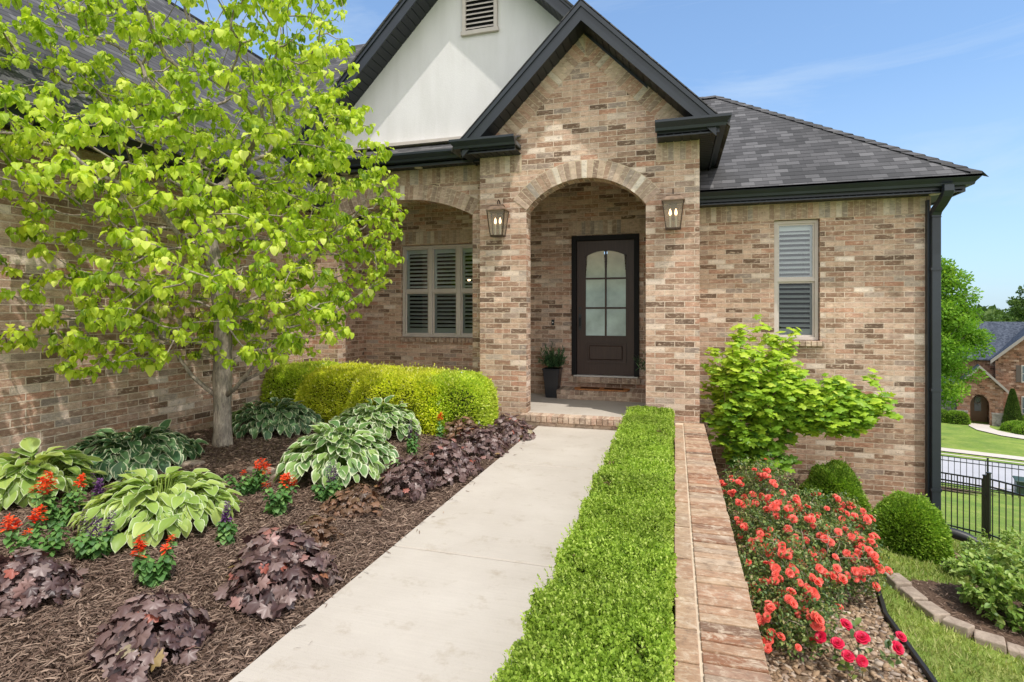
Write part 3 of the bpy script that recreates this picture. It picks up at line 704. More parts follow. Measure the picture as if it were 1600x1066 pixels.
# stucco gable with louvred vent
GA = 7.31
mb = MB(); out = [(-6.3, 3.88), (-2.78, 3.88), (-2.78, 4.34), (.0, 4.34), (.0, GA - 2.94), (-2.95, GA), (-6.3, GA - 3.35)]
mb.prism(out, 8.05, 8.2); hp(mb, 'gable_wall', M['stucco'])
vt = MB()
for a in ((-3.19, -3.13, 5.98, 6.95), (-2.67, -2.61, 5.98, 6.95)): vt.box(a[0], a[1], 8.005, 8.05, a[2], a[3])
vt.box(-3.21, -2.59, 8.0, 8.05, 5.93, 6.0); vt.box(-3.21, -2.59, 8.0, 8.05, 6.95, 7.02)
vent = hp(vt, 'gable_vent', M['tan'], bevel=.006)
sl = MB()
for i in range(13):
    z = 6.02 + i * .072; sl.hexa([(-3.13, 8.015, z), (-2.67, 8.015, z), (-2.67, 8.045, z + .03), (-3.13, 8.045, z + .03), (-3.13, 8.015, z + .012), (-2.67, 8.015, z + .012), (-2.67, 8.045, z + .042), (-3.13, 8.045, z + .042)])
sub(sl, 'slat', M['tan'], vent); bk = MB(); bk.box(-3.13, -2.67, 8.046, 8.049, 6.0, 6.95); sub(bk, 'screen', M['dark'], vent)

# roofs.  slope faces carry UVs measured along the eave and up the slope
def roofplane(mb, pts, eave_dir):
    pts = [Vector(p) for p in pts]; n = (pts[1] - pts[0]).cross(pts[2] - pts[0]).normalized(); e = Vector(eave_dir).normalized(); up = n.cross(e)
    if up.z < 0: up = -up
    mb.poly(pts, [(p.dot(e), p.dot(up)) for p in pts])
def slab(mb, pts, eave_dir, th=.03):
    roofplane(mb, pts, eave_dir); q = [Vector(p) - Vector((0, 0, th)) for p in pts]
    mb.poly([tuple(p) for p in reversed(q)])
    for i in range(len(pts)):
        a, b = Vector(pts[i]), Vector(pts[(i + 1) % len(pts)]); mb.poly([a, a - Vector((0, 0, th)), b - Vector((0, 0, th)), b])
AP = 5.80
mb = MB()
for s_ in (-1, 1):
    xe = -1.2 + s_ * 1.86; slab(mb, [(-1.2, 7.27, AP), (xe, 7.27, AP - 1.86), (xe, 9.35, AP - 1.86), (-1.2, 11.3, AP)], (0, 1, 0), .035)
hp(mb, 'entry_roof', M['shingle'])
MA = 7.52
mb = MB()
slab(mb, [(-2.95, 7.6, MA), (-6.45, 7.6, MA - 3.5), (-6.45, 8.2, MA - 3.5), (-2.95, 11.4, MA)], (0, 1, 0), .035)
slab(mb, [(-2.95, 7.6, MA), (-2.95, 13, MA), (-.3, 13, MA - 2.65), (-.3, 9.3, MA - 2.65), (-1.2, 7.6, MA - 1.78)], (0, 1, 0), .035)
hp(mb, 'main_gable_roof', M['shingle'])
# body roof behind, left wing roof, right hip roof
mb = MB()
slab(mb, [(-14, 8.3, 4.76), (-3.2, 8.3, 4.76), (-3.2, 11.56, 8.02), (-7.3, 11.56, 8.02), (-14, 11.56, 8.02)], (1, 0, 0)); slab(mb, [(-14, 11.56, 8.02), (-3.2, 11.56, 8.02), (-3.2, 16, 3.6), (-14, 16, 3.6)], (1, 0, 0))
hp(mb, 'body_roof', M['shingle'])
mb = MB(); slab(mb, [(-5.47, -2.8, 3.45), (-5.47, 7.97, 3.45), (-10.2, 12.5, 8.1), (-10.2, -2.8, 8.18)], (0, 1, 0)); slab(mb, [(-10.2, -2.8, 8.18), (-10.2, 12.5, 8.18), (-14.5, 12.5, 3.9), (-14.5, -2.8, 3.9)], (0, 1, 0))
hp(mb, 'left_wing_roof', M['shingle'])
ex, ey, ez = 3.91, 8.75, 3.45; dd = 3.09; rx, ry, rz_ = ex - dd, ey + dd, 5.98
mb = MB(); slab(mb, [(.2, ey, ez), (ex, ey, ez), (rx, ry, rz_), (-2.5, ry, rz_), (-2.5, 9.87, ez + 1.12 * .8188), (.2, 9.87, ez + 1.12 * .8188)], (1, 0, 0)); slab(mb, [(ex, ey, ez), (ex, ey + 2 * dd + 1.5, ez), (rx, ry + 1.5, rz_), (rx, ry, rz_)], (0, 1, 0))
slab(mb, [(rx, ry + 1.5, rz_), (ex, ey + 2 * dd + 1.5, ez), (-2.5, ey + 2 * dd + 1.5, ez), (-2.5, ry + 1.5, rz_)], (1, 0, 0)); slab(mb, [(-2.5, ry, rz_), (rx, ry, rz_), (rx, ry + 1.5, rz_), (-2.5, ry + 1.5, rz_)], (1, 0, 0))
hp(mb, 'right_wing_roof', M['shingle'])
# ridge caps on the right hip
mb = MB(); A_ = Vector((ex, ey, ez)); B_ = Vector((rx, ry, rz_)); n = 26; sd = Vector((1, 1, 0)).normalized()
for i in range(n):
    a = A_.lerp(B_, i / n); b = A_.lerp(B_, (i + 1.12) / n); w1 = .13
    up = Vector((0, 0, .022)); l1 = Vector((-w1, 0, -.012 - .0)); l2 = Vector((0, w1, -.012))
    o1 = up + Vector((0, 0, .012)); o2 = up * .6
    mb.poly([a + o1, a + o1 + Vector((-w1, 0, -w1 * .02)), b + o2 + Vector((-w1, 0, -w1 * .02)), b + o2], [(i * .27, .02), (i * .27, .12), (i * .27 + .25, .12), (i * .27 + .25, .02)])
    mb.poly([a + o1, b + o2, b + o2 + Vector((w1 * .6, 0, -.09)), a + o1 + Vector((w1 * .6, 0, -.09))], [(i * .27, .02), (i * .27 + .25, .02), (i * .27 + .25, .12), (i * .27, .12)])
    mb.poly([a + o1, a + o1 + Vector((-w1, 0, -.0026)), a + Vector((-w1, 0, -.01)), a])
hp(mb, 'ridge_cap', M['shingle'])
mb = MB()
for i in range(14):
    x0 = rx - .02 - i * .24; mb.poly([(x0, ry - .11, rz_ - .055 + .01), (x0, ry, rz_ + .03), (x0 - .26, ry, rz_ + .022), (x0 - .26, ry - .11, rz_ - .063 + .01)])
    mb.poly([(x0, ry, rz_ + .03), (x0, ry + .11, rz_ - .03), (x0 - .26, ry + .11, rz_ - .03), (x0 - .26, ry, rz_ + .022)])
hp(mb, 'ridge_cap', M['shingle'])
# small porch roof strip
mb = MB(); slab(mb, [(-6.4, 7.60, 4.035), (-2.78, 7.60, 4.035), (-2.78, 8.06, 4.30), (-6.4, 8.06, 4.30)], (1, 0, 0)); hp(mb, 'porch_roof', M['shingle'])

# rakes: fascia boards, drip edge, soffit
def rake(apx, apz, yf, ywall, xl, xr, fh, name):
    fa = MB(); so = MB(); dr = MB()
    for xe in (xl, xr):
        s_ = 1 if xe > apx else -1; L = abs(xe - apx)
        a = (apx, apz); e = (xe, apz - L)
        def bar(m_, y0, y1, d0, d1):
            m_.hexa([(a[0], y0, a[1] - d1), (e[0], y0, e[1] - d1), (e[0], y1, e[1] - d1), (a[0], y1, a[1] - d1), (a[0], y0, a[1] - d0), (e[0], y0, e[1] - d0), (e[0], y1, e[1] - d0), (a[0], y1, a[1] - d0)][::1])
        bar(fa, yf, yf + .025, .035, fh); bar(dr, yf - .02, yf + .03, -.002, .085)
        # soffit planks across the overhang
        n = int(L / .085)
        for i in range(n):
            x0 = apx + s_ * i * L / n; x1 = apx + s_ * ((i + .9) * L / n); z0 = apz - abs(x0 - apx) - fh + .012; z1 = apz - abs(x1 - apx) - fh + .012
            so.hexa([(x0, yf + .025, z0), (x1, yf + .025, z1), (x1, ywall - .001, z1), (x0, ywall - .001, z0), (x0, yf + .025, z0 + .012), (x1, yf + .025, z1 + .012), (x1, ywall - .001, z1 + .012), (x0, ywall - .001, z0 + .012)])
        bar(so, yf + .025, ywall - .002, fh - .045, fh - .03)
    f = hp(fa, name, M['black']); hp(dr, 'drip_edge', M['black']); hp(so, 'rake_soffit', M['soffit'])
rake(-1.2, AP - .02, 7.29, EY, -2.9, .50, .27, 'entry_fascia')
rake(-2.95, MA - .02, 7.64, 8.05, -6.4, -.35, .27, 'main_fascia')

# K-style gutters with fascia and soffit
def gprof(zt, d=.13, h=.125):
    return [(0, zt - h), (d * .55, zt - h), (d * .62, zt - h * .72), (d * .85, zt - h * .45), (d, zt - h * .25), (d, zt), (d - .012, zt), (d - .012, zt - .02), (0, zt - .02)]
def gutter(path, zt): m_ = MB(); m_.sweep(gprof(zt), path); return hp(m_, 'gutter', M['black'])
def fascia(path, z0, z1, name='fascia'): m_ = MB(); m_.sweep([(-.025, z0), (.0, z0), (0, z1), (-.025, z1)], path); return hp(m_, name, M['black'])
S, E_, Wd = (0, -1), (1, 0), (-1, 0)
g_in = .13
# right wing
gy = 8.75 + g_in; gx = 3.91 - g_in
gutter([((.32, gy), S), ((gx, gy), (1, -1)), ((gx, 15.9), E_)], 3.45); fascia([((.32, gy), S), ((gx, gy), (1, -1)), ((gx, 15.9), E_)], 3.245, 3.42)
def soffit(x0, x1, y0, y1, z, axis='x'):
    m_ = MB(); n = int(((x1 - x0) if axis == 'x' else (y1 - y0)) / .09)
    for i in range(n):
        if axis == 'x': a = x0 + (x1 - x0) * i / n; b = a + (x1 - x0) / n * .88; m_.box(a, b, y0, y1, z, z + .012)
        else: a = y0 + (y1 - y0) * i / n; b = a + (y1 - y0) / n * .88; m_.box(x0, x1, a, b, z, z + .012)
    m_.box(x0, x1, y0, y1, z + .0125, z + .022); return hp(m_, 'soffit', M['soffit'])
soffit(.32, gx - .03, gy - .0, WY - .001, 3.263); soffit(3.501, gx - .02, WY, 15.9, 3.263, 'y')
# porch
py = 7.57 + g_in - .02
gutter([((-6.4, py), S), ((-2.77, py), S)], 4.04); fascia([((-6.4, py), S), ((-2.77, py), S)], 3.85, 4.0); soffit(-5.9, -2.77, py, PY - .001, 3.887)
# entry returns
ry0 = 7.2 + g_in
gutter([((-3.07 + g_in, 8.3), Wd), ((-3.07 + g_in, ry0), (-1, -1)), ((-2.11, ry0), S)], 4.05); gutter([((-.24, ry0), S), ((.67 - g_in, ry0), (1, -1)), ((.67 - g_in, 9.42), E_)], 4.05)
fascia([((-3.07 + g_in, 8.3), Wd), ((-3.07 + g_in, ry0), (-1, -1)), ((-2.13, ry0), S)], 3.865, 4.02, 'return_fascia'); fascia([((-.22, ry0), S), ((.67 - g_in, ry0), (1, -1)), ((.67 - g_in, 9.42), E_)], 3.865, 4.02, 'return_fascia')
soffit(-3.07 + g_in + .03, -2.13, ry0, EY - .001, 3.882); soffit(-.22, .316, ry0, EY - .001, 3.882); soffit(.317, .67 - g_in - .03, ry0, 9.4, 3.882, 'y'); soffit(-3.07 + g_in + .03, -2.762, EY, 8.1, 3.882, 'y')
mb = MB()
for x0, x1 in ((-2.94, -2.13), (-.22, .54)):
    slab(mb, [(x0, ry0 - .06, 4.03), (x1, ry0 - .06, 4.03), (x1, EY, 4.17), (x0, EY, 4.17)], (1, 0, 0), .02)
    mb.box(x0, x1, ry0 + .02, EY - .002, 3.96, 4.02); hp(mb, 'return_roof', M['shingle']); mb = MB()
# left wing eave along the side wall
gutter([((-5.5 - g_in, -2.8), E_), ((-5.5 - g_in, 7.97), E_)], 3.46); fascia([((-5.63, -2.8), E_), ((-5.63, 7.97), E_)], 3.26, 3.43); soffit(-5.9, -5.64, -2.8, 7.95, 3.30, 'y')
# recessed soffit lights
def disc(mb, x, y, z, r, h, n=20):
    for i in range(n):
        a = 2 * PI * i / n; b = 2 * PI * (i + 1) / n
        mb.poly([(x, y, z - h), (x + r * math.cos(b), y + r * math.sin(b), z - h), (x + r * math.cos(a), y + r * math.sin(a), z - h)])
        mb.poly([(x + r * math.cos(a), y + r * math.sin(a), z - h), (x + r * math.cos(b), y + r * math.sin(b), z - h), (x + r * math.cos(b), y + r * math.sin(b), z), (x + r * math.cos(a), y + r * math.sin(a), z)])
for x, y, z in ((3.48, 9.03, 3.262), (-3.86, 7.86, 3.886), (-5.2, 7.86, 3.886)):
    m_ = MB(); disc(m_, x, y, z, .062, .012); o = hp(m_, 'soffit_light', M['cream']); m_ = MB(); disc(m_, x, y, z - .012, .035, .002); sub(m_, 'lens', M['tan'], o)
# downspout
def rtube(mb, pts, w_, d_):
    P_ = [Vector(p) for p in pts]; rings = []
    for i, p in enumerate(P_):
        t = (P_[min(i + 1, len(P_) - 1)] - P_[max(i - 1, 0)]).normalized(); x = Vector((1, 0, 0)); x = (x - t * x.dot(t)).normalized(); y = t.cross(x)
        rings.append([p + x * a * w_ / 2 + y * b * d_ / 2 for a, b in ((-1, -1), (1, -1), (1, 1), (-1, 1))])
    for A, B in zip(rings[:-1], rings[1:]):
        for k in range(4): mb.poly([A[k], A[(k + 1) % 4], B[(k + 1) % 4], B[k]])
    mb.poly(rings[0]); mb.poly(rings[-1][::-1])
dx = 3.515
mb = MB(); rtube(mb, [(dx, 9.10, 3.03), (dx, 9.10, .8), (dx, 9.10, -1.55)], .115, .085); ds = hp(mb, 'downspout', M['black'], bevel=.008)
mb = MB(); rtube(mb, [(dx + .03, 8.80, 3.34), (dx + .03, 8.80, 3.26), (dx + .028, 8.83, 3.21), (dx + .02, 8.95, 3.12), (dx + .005, 9.07, 3.04), (dx, 9.10, 2.98), (dx, 9.10, 2.94)], .118, .09); sub(mb, 'elbow', M['black'], ds, bevel=.006)
for z in (2.2, .5, -.9):
    mb = MB(); mb.box(dx - .066, dx + .066, 9.05, 9.2, z, z + .035); sub(mb, 'strap', M['black'], ds)
mb = MB(); mb.box(3.43, 3.456, 9.12, 9.199, -2, 3.2); hp(mb, 'spout_shade_strip', M['black'])  # black strip standing in for the shadow beside the downspout

# ---- front door
fr = MB(); y = 9.56
fr.box(-1.74, -1.655, y, y + .14, .512, 2.95); fr.box(-.665, -.58, y, y + .14, .512, 2.95); fr.box(-1.655, -.665, y, y + .14, 2.865, 2.95)
frame = hp(fr, 'door_frame', plain('door_frame_black', (.010, .009, .009), .6, .2), bevel=.006)
gl, gr, gb, gt = -1.52, -.785, 1.18, 2.68     # glazed field
yd = 9.63; dl, dr_ = -1.655, -.665
oz, info = arch_pts(gl, gr, 2.60, 2.71, 14)
out = [(dl, .512), (dr_, .512), (dr_, 2.865), (dl, 2.865)]
d = MB()
d.box(dl, gl, yd, yd + .045, .515, 2.863); d.box(gr, dr_, yd, yd + .045, .515, 2.863); d.box(gl, gr, yd, yd + .045, .515, gb)
hd = [(gl, 2.863), (gl, 2.60)] + oz[::-1][1:-1] + [(gr, 2.60), (gr, 2.863)]
d.prism(hd, yd, yd + .045)
door = hp(d, 'front_door', M['door'])
# beads around the glass
bd = MB()
for a in ((gl, gl + .022, gb, 2.60), (gr - .022, gr, gb, 2.60), (gl + .022, gr - .022, gb, gb + .022), (-1.165, -1.135, gb + .022, 2.68), (gl + .022, -1.165, 1.67, 1.70), (-1.135, gr - .022, 1.67, 1.70), (gl + .022, -1.165, 2.185, 2.215), (-1.135, gr - .022, 2.185, 2.215)):
    bd.box(a[0], a[1], yd - .010, yd + .03, a[2], a[3])
for p, q in zip(oz[:-1], oz[1:]):
    bd.hexa([(p[0], yd - .01, p[1] - .024), (q[0], yd - .01, q[1] - .024), (q[0], yd + .02, q[1] - .024), (p[0], yd + .02, p[1] - .024), (p[0], yd - .01, p[1]), (q[0], yd - .01, q[1]), (q[0], yd + .02, q[1]), (p[0], yd + .02, p[1])])
sub(bd, 'glazing_bar', M['door'], door)
for x0, x1 in ((gl + .022, -1.165), (-1.135, gr - .022)):
    for z0, z1 in ((gb + .022, 1.67), (1.70, 2.185), (2.215, 2.70)):
        g = MB()
        if z1 < 2.6: g.box(x0, x1, yd + .012, yd + .016, z0, z1)
        else:
            top = [p for p in oz if x0 <= p[0] <= x1]; top = [(x1, 2.215), *top, (x0, 2.215)]
            g.prism(top[::-1] if False else [top[-1], top[0], *top[1:-1]], yd + .012, yd + .016)
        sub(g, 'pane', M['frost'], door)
pn = MB(); pn.box(-1.44, -.86, yd - .020, yd + .01, .78, 1.03); sub(pn, 'raised_panel', M['door'], door, bevel=.018)
pn = MB()
for a in ((-1.50, -1.475, .72, 1.09), (-.825, -.80, .72, 1.09), (-1.475, -.825, .72, .745), (-1.475, -.825, 1.065, 1.09)): pn.box(a[0], a[1], yd - .024, yd + .01, a[2], a[3])
sub(pn, 'panel_moulding', M['door'], door, bevel=.005)
hn = MB(); hn.tube([(-1.60, yd - .0, 1.52), (-1.60, yd - .055, 1.52), (-1.60, yd - .065, 1.45), (-1.60, yd - .055, 1.36), (-1.60, yd, 1.36)], .011); hn.box(-1.625, -1.575, yd - .01, yd, 1.30, 1.58); hn.box(-1.62, -1.58, yd - .02, yd, 1.66, 1.70)
sub(hn, 'handle', M['iron'], door)
for z in (.75, 1.7, 2.6):
    hn = MB(); hn.box(-.672, -.655, yd - .012, yd + .01, z, z + .1); sub(hn, 'hinge', M['iron'], door)
db = MB(); db.box(-2.105, -2.055, 9.575, 9.6, 1.38, 1.48); b_ = hp(db, 'doorbell', M['iron'], bevel=.006); db = MB(); disc(db, 0, 0, 0, .012, .004); 
o = db.build('button', M['white'], b_, world=False); o.rotation_euler = (-PI / 2, 0, 0); o.location = (-2.08, 9.571, 1.43)
# ---- windows
def window(x0, x1, z0, z1, y, bays, name='window'):
    f = MB(); t = .045; f.box(x0, x0 + t, y, y + .07, z0, z1); f.box(x1 - t, x1, y, y + .07, z0, z1); f.box(x0 + t, x1 - t, y, y + .07, z1 - t, z1); f.box(x0 + t, x1 - t, y, y + .07, z0, z0 + t)
    W_ = (x1 - x0 - 2 * t); mull = .085; bw = (W_ - mull * (bays - 1)) / bays
    root = hp(f, name, M['tan'], bevel=.005); zm = (z0 + z1) / 2
    for i in range(bays):
        a = x0 + t + i * (bw + mull); b = a + bw
        if i: m_ = MB(); m_.box(a - mull, a, y - .004, y + .07, z0 + t, z1 - t); sub(m_, 'mullion', M['tan'], root, bevel=.006)
        s_ = MB(); q = .028
        for (c0, c1, yy) in ((zm + .02, z1 - t, y + .022), (z0 + t, zm - .02, y + .04)):
            s_.box(a, a + q, yy, yy + .02, c0, c1); s_.box(b - q, b, yy, yy + .02, c0, c1); s_.box(a + q, b - q, yy, yy + .02, c1 - q, c1); s_.box(a + q, b - q, yy, yy + .02, c0, c0 + q)
        s_.box(a, b, y + .01, y + .062, zm - .02, zm + .02)
        sub(s_, 'sash', M['tan'], root)
        for (c0, c1, yy) in ((zm + .02 + q, z1 - t - q, y + .032), (z0 + t + q, zm - .02 - q, y + .05)):
            g = MB(); g.poly([(a + q, yy, c0), (b - q, yy, c0), (b - q, yy, c1), (a + q, yy, c1)]); sub(g, 'pane', M['glass'] if c0 > zm else M['glass_screen'], root)
        sh = MB(); ys_ = y + .10; st = .045
        sh.box(a, a + st, ys_, ys_ + .025, z0 + t, z1 - t); sh.box(b - st, b, ys_, ys_ + .025, z0 + t, z1 - t); sh.box(a + st, b - st, ys_, ys_ + .025, z1 - t - .10, z1 - t); sh.box(a + st, b - st, ys_, ys_ + .025, z0 + t, z0 + t + .12); 
        z = z0 + t + .15
        while z < z1 - t - .12:
            sh.hexa([(a + st, ys_ - .012, z), (b - st, ys_ - .012, z), (b - st, ys_ + .045, z + .030), (a + st, ys_ + .045, z + .030), (a + st, ys_ - .012, z + .014), (b - st, ys_ - .012, z + .014), (b - st, ys_ + .045, z + .042), (a + st, ys_ + .045, z + .042)]); z += .075
        sub(sh, 'shutter', M['white'], root)
    m_ = MB(); yb = y + .9
    for q in ([(x0, yb, z0), (x1, yb, z0), (x1, yb, z1), (x0, yb, z1)], [(x0, y + .2, z0), (x0, yb, z0), (x0, yb, z1), (x0, y + .2, z1)], [(x1, y + .2, z0), (x1, y + .2, z1), (x1, yb, z1), (x1, yb, z0)], [(x0, y + .2, z1), (x1, y + .2, z1), (x1, yb, z1), (x0, yb, z1)], [(x0, y + .2, z0), (x0, yb, z0), (x1, yb, z0), (x1, y + .2, z0)]): m_.poly(q)
    sub(m_, 'dark_room', M['dark'], root)
    return root
window(1.47, 2.08, 1.19, 3.01, 9.265, 1); window(-5.08, -3.33, 1.14, 2.89, 9.655, 3)
# chandelier glimpsed through the porch window
ch = empty('chandelier', (-3.78, 10.3, 2.22), label='small lit chandelier seen inside the porch window', cat='chandelier')
for i in range(5):
    a = i * 1.26 + .3; m_ = MB(); m_.tube([(0, 0, 0), (.12 * math.cos(a), .05 * math.sin(a), -.03), (.2 * math.cos(a), .12 * math.sin(a), .02)], .008, 6); m_.build('arm', M['bronze'], ch, world=False)
    m_ = MB(); m_.tube([(.2 * math.cos(a), .12 * math.sin(a), .02), (.2 * math.cos(a), .12 * math.sin(a), .05), (.2 * math.cos(a), .12 * math.sin(a), .085)], [.018, .024, .006], 8); m_.build('bulb', M['flame'], ch, world=False)
m_ = MB(); m_.tube([(0, 0, -.03), (0, 0, .7)], .01, 6); m_.build('stem', M['bronze'], ch, world=False)

# ---- wall lanterns
def lantern(x, label):
    root = empty('wall_lantern', (x, EY, 2.94), label=label, cat='lantern', group='bronze wall lanterns beside the entry arch')
    b = MB(); tw, bw_ = .132, .09; y0 = -.235; dpt = .2; zt, zb = .12, -.235; r = .009
    ct = [(-tw, y0), (tw, y0), (tw, y0 + dpt), (-tw, y0 + dpt)]; cb = [(-bw_, y0 + .035), (bw_, y0 + .035), (bw_, y0 + dpt - .035), (-bw_, y0 + dpt - .035)]
    for (a, c) in zip(ct, cb): b.tube([(a[0], a[1], zt), (c[0], c[1], zb)], r, 4)
    for i in range(4):
        j = (i + 1) % 4; b.tube([(cb[i][0], cb[i][1], zb), (cb[j][0], cb[j][1], zb)], .012, 4)
    b.box(-bw_, bw_, y0 + .035, y0 + dpt - .035, zb - .012, zb)
    b.build('frame', M['bronze'], root, world=False)
    g = MB()
    for i in range(4):
        j = (i + 1) % 4; g.poly([(cb[i][0], cb[i][1], zb), (cb[j][0], cb[j][1], zb), (ct[j][0], ct[j][1], zt), (ct[i][0], ct[i][1], zt)])
    g.build('glass', M['lampglass'], root, world=False)
    c = MB(); cy = y0 + dpt / 2
    def ring(h, z): return [(-h[0], cy - h[1], z), (h[0], cy - h[1], z), (h[0], cy + h[1], z), (-h[0], cy + h[1], z)]
    c.hexa(ring((.148, .112), zt) + ring((.148, .112), zt + .014)); c.hexa(ring((.144, .108), zt + .014) + ring((.085, .06), zt + .075)); c.hexa(ring((.095, .07), zt + .075) + ring((.09, .065), zt + .088))
    c.build('roof', M['copper'], root, world=False, bevel=.003)
    h = MB(); h.tube([(0, cy, zt + .088), (0, cy, zt + .14), (0, cy + .03, zt + .17), (0, cy + .08, zt + .16), (0, -.01, zt + .1)], .009, 6); h.box(-.05, .05, -.018, 0, -.10, .22)
    h.build('bracket', M['bronze'], root, world=False)
    for s_ in (-1, 1):
        cd = MB(); cd.tube([(s_ * .036, cy, zb), (s_ * .036, cy, -.06)], .013, 8); o = cd.build('candle', M['cream'], root, world=False)
        cd = MB(); cd.tube([(s_ * .036, cy, -.06), (s_ * .036, cy, -.035), (s_ * .036, cy, .0), (s_ * .036, cy, .03)], [.010, .019, .014, .002], 8); cd.build('bulb', M['flame'], o, world=False)
lantern(-2.44, 'lit bronze lantern on the brick pier left of the entry arch'); lantern(-.02, 'lit bronze lantern on the brick pier right of the entry arch')

# ---- doormat, planters
mr = empty('doormat', (-1.18, 9.33, .302), label='brown coir doormat lying on the brick step before the door', cat='doormat')
m_ = MB()
pts = []
for cx, cy, a0 in ((.36, .06, 0), (-.36, .06, 90), (-.36, -.06, 180), (.36, -.06, 270)):
    for k in range(5): a = R(a0 + 22.5 * k); pts.append((cx + .1 * math.cos(a), cy + .1 * math.sin(a)))
m_.poly([(x, y, .018) for x, y in pts])
for (a, b) in zip(pts, pts[1:] + pts[:1]): m_.poly([(a[0], a[1], 0), (b[0], b[1], 0), (b[0], b[1], .018), (a[0], a[1], .018)])
m_.build('pile', M['matcoir'], mr, world=False)
m_ = MB()
for a in ((-.36, -.04), (.04, .36)): m_.box(a[0], a[1], -.07, .07, .0185, .022)
m_.build('inset', plain('coir_dark', (.05, .022, .012), .95, .1, bstr=.6, bscale=150), mr, world=False)
def planter(x, y, label):
    root = empty('planter', (x, y, .149), label=label, cat='planter', group='black planters beside the front door')
    p = MB(); a, b, h = .10, .145, .50
    p.hexa([(-a, -a, 0), (a, -a, 0), (a, a, 0), (-a, a, 0), (-b, -b, h), (b, -b, h), (b, b, h), (-b, b, h)]); p.hexa([(-b - .008, -b - .008, h - .03), (b + .008, -b - .008, h - .03), (b + .008, b + .008, h - .03), (-b - .008, b + .008, h - .03), (-b - .008, -b - .008, h), (b + .008, -b - .008, h), (b + .008, b + .008, h), (-b - .008, b + .008, h)])
    p.build('pot', M['pot'], root, world=False, bevel=.006)
    parts = []
    for st in range(54):
        a = rng.uniform(0, 2 * PI); tilt = rng.uniform(.05, 1.0); Ln = rng.uniform(.24, .44); k = 16
        t = np.linspace(.1, 1, k); base = np.array([rng.normal(0, .05), rng.normal(0, .05), .49]); dr0 = np.array([math.cos(a) * math.sin(tilt), math.sin(a) * math.sin(tilt), math.cos(tilt)])
        P_ = base + dr0 * (t * Ln)[:, None]; P_[:, 2] -= .09 * tilt * t ** 2
        D_ = nrm(dr0 + .7 * rdir(k)); parts.append(scatter(leaf_tpl([.3, 1, .8, .05], .17, .2, .3), P_, D_, np.tile([0, 0, 1.], (k, 1)) + .3 * rdir(k), rng.uniform(.07, .12, k)))
    V, F, A = merge(*parts); npmesh('foliage', V, F, M['potleaf'], root, {'tint': A}, world=False)
planter(-2.02, 9.28, 'tapered black planter with dark green foliage left of the door step'); planter(-.26, 8.90, 'black planter of foliage half hidden behind the right entry pier')

# ------------------------------------------------------------------ low retaining wall
rw = empty('retaining_wall', (.18, 3.2, -1.2), label='long low brick retaining wall capped with weathered rowlock bricks', cat='wall')
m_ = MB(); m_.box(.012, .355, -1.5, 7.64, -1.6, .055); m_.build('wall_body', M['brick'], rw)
m_ = MB(); m_.box(.006, .361, -1.5, 7.638, .05, .138); m_.build('mortar_bed', M['mortar'], rw)
m_ = MB(); y = -1.5
while y < 7.6:
    w_ = .0685 + random.uniform(-.003, .003); m_.col = random.choice([random.uniform(.45, .6), random.uniform(.2, .5), random.uniform(.6, 1), random.uniform(0, .3)])
    z = .15 + random.uniform(-.0035, .0035); tx = random.uniform(-.004, .004); k = random.uniform(-.002, .002)
    m_.hexa([(.112, y + k, .04), (.37 + tx, y - k, .04), (.37 + tx, y + w_ - k, .04), (.112, y + w_ + k, .04), (.112, y + k, z), (.37 + tx, y - k, z + random.uniform(-.003, .003)), (.37 + tx, y + w_ - k, z), (.112, y + w_ + k, z)]); y += .0785
y = -1.4
while y < 7.45:
    w_ = .243 if y + .25 < 7.6 else 7.6 - y; m_.col = random.uniform(.3, .62); z = .15 + random.uniform(-.003, .003); tx = random.uniform(-.003, .003)
    m_.hexa([(tx, y, .04), (.0985, y, .04), (.0985, y + w_, .04), (tx, y + w_, .04), (tx, y, z), (.0985, y, z), (.0985, y + w_, z), (tx, y + w_, z)]); y += .253
m_.build('wall_cap', M['brick_cap'], rw, bevel=.005, segs=2)

# ------------------------------------------------------------------ clipped shrubs
def superpos(n, a, b, h, e=3.0, flat=.0):
    """points & normals on a rounded-box surface (half sizes a,b; height h from 0)"""
    d = rdir(n); d[:, 2] = np.abs(d[:, 2])
    k = (np.abs(d[:, 0]) ** e + np.abs(d[:, 1]) ** e + np.abs(d[:, 2]) ** e) ** (-1 / e)
    P = d * k[:, None]; Nn = nrm(np.sign(P) * np.abs(P) ** (e - 1) / np.array([a, b, h]))
    return P * np.array([a, b, h]), Nn
def bumpf(P, s, seed):
    r = np.random.default_rng(seed); v = np.zeros(len(P))
    for k in range(7):
        w_ = r.normal(size=3) * s; v += np.sin(P @ w_ + r.uniform(0, 6))
    return v / 7
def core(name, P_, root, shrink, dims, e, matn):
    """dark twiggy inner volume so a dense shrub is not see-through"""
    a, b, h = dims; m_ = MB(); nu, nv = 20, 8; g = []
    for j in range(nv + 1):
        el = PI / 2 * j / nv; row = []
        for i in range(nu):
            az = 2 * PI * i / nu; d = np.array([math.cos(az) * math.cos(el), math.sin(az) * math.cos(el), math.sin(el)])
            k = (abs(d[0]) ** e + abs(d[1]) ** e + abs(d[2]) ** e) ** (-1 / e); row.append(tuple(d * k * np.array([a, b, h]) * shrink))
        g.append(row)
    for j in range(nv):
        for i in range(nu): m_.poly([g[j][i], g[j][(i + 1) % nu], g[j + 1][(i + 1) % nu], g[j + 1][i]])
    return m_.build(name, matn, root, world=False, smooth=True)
M['core'] = plain('inner_twigs', (.028, .04, .012), .95, .1, nscale=14, namt=.5, bstr=1, bscale=30)
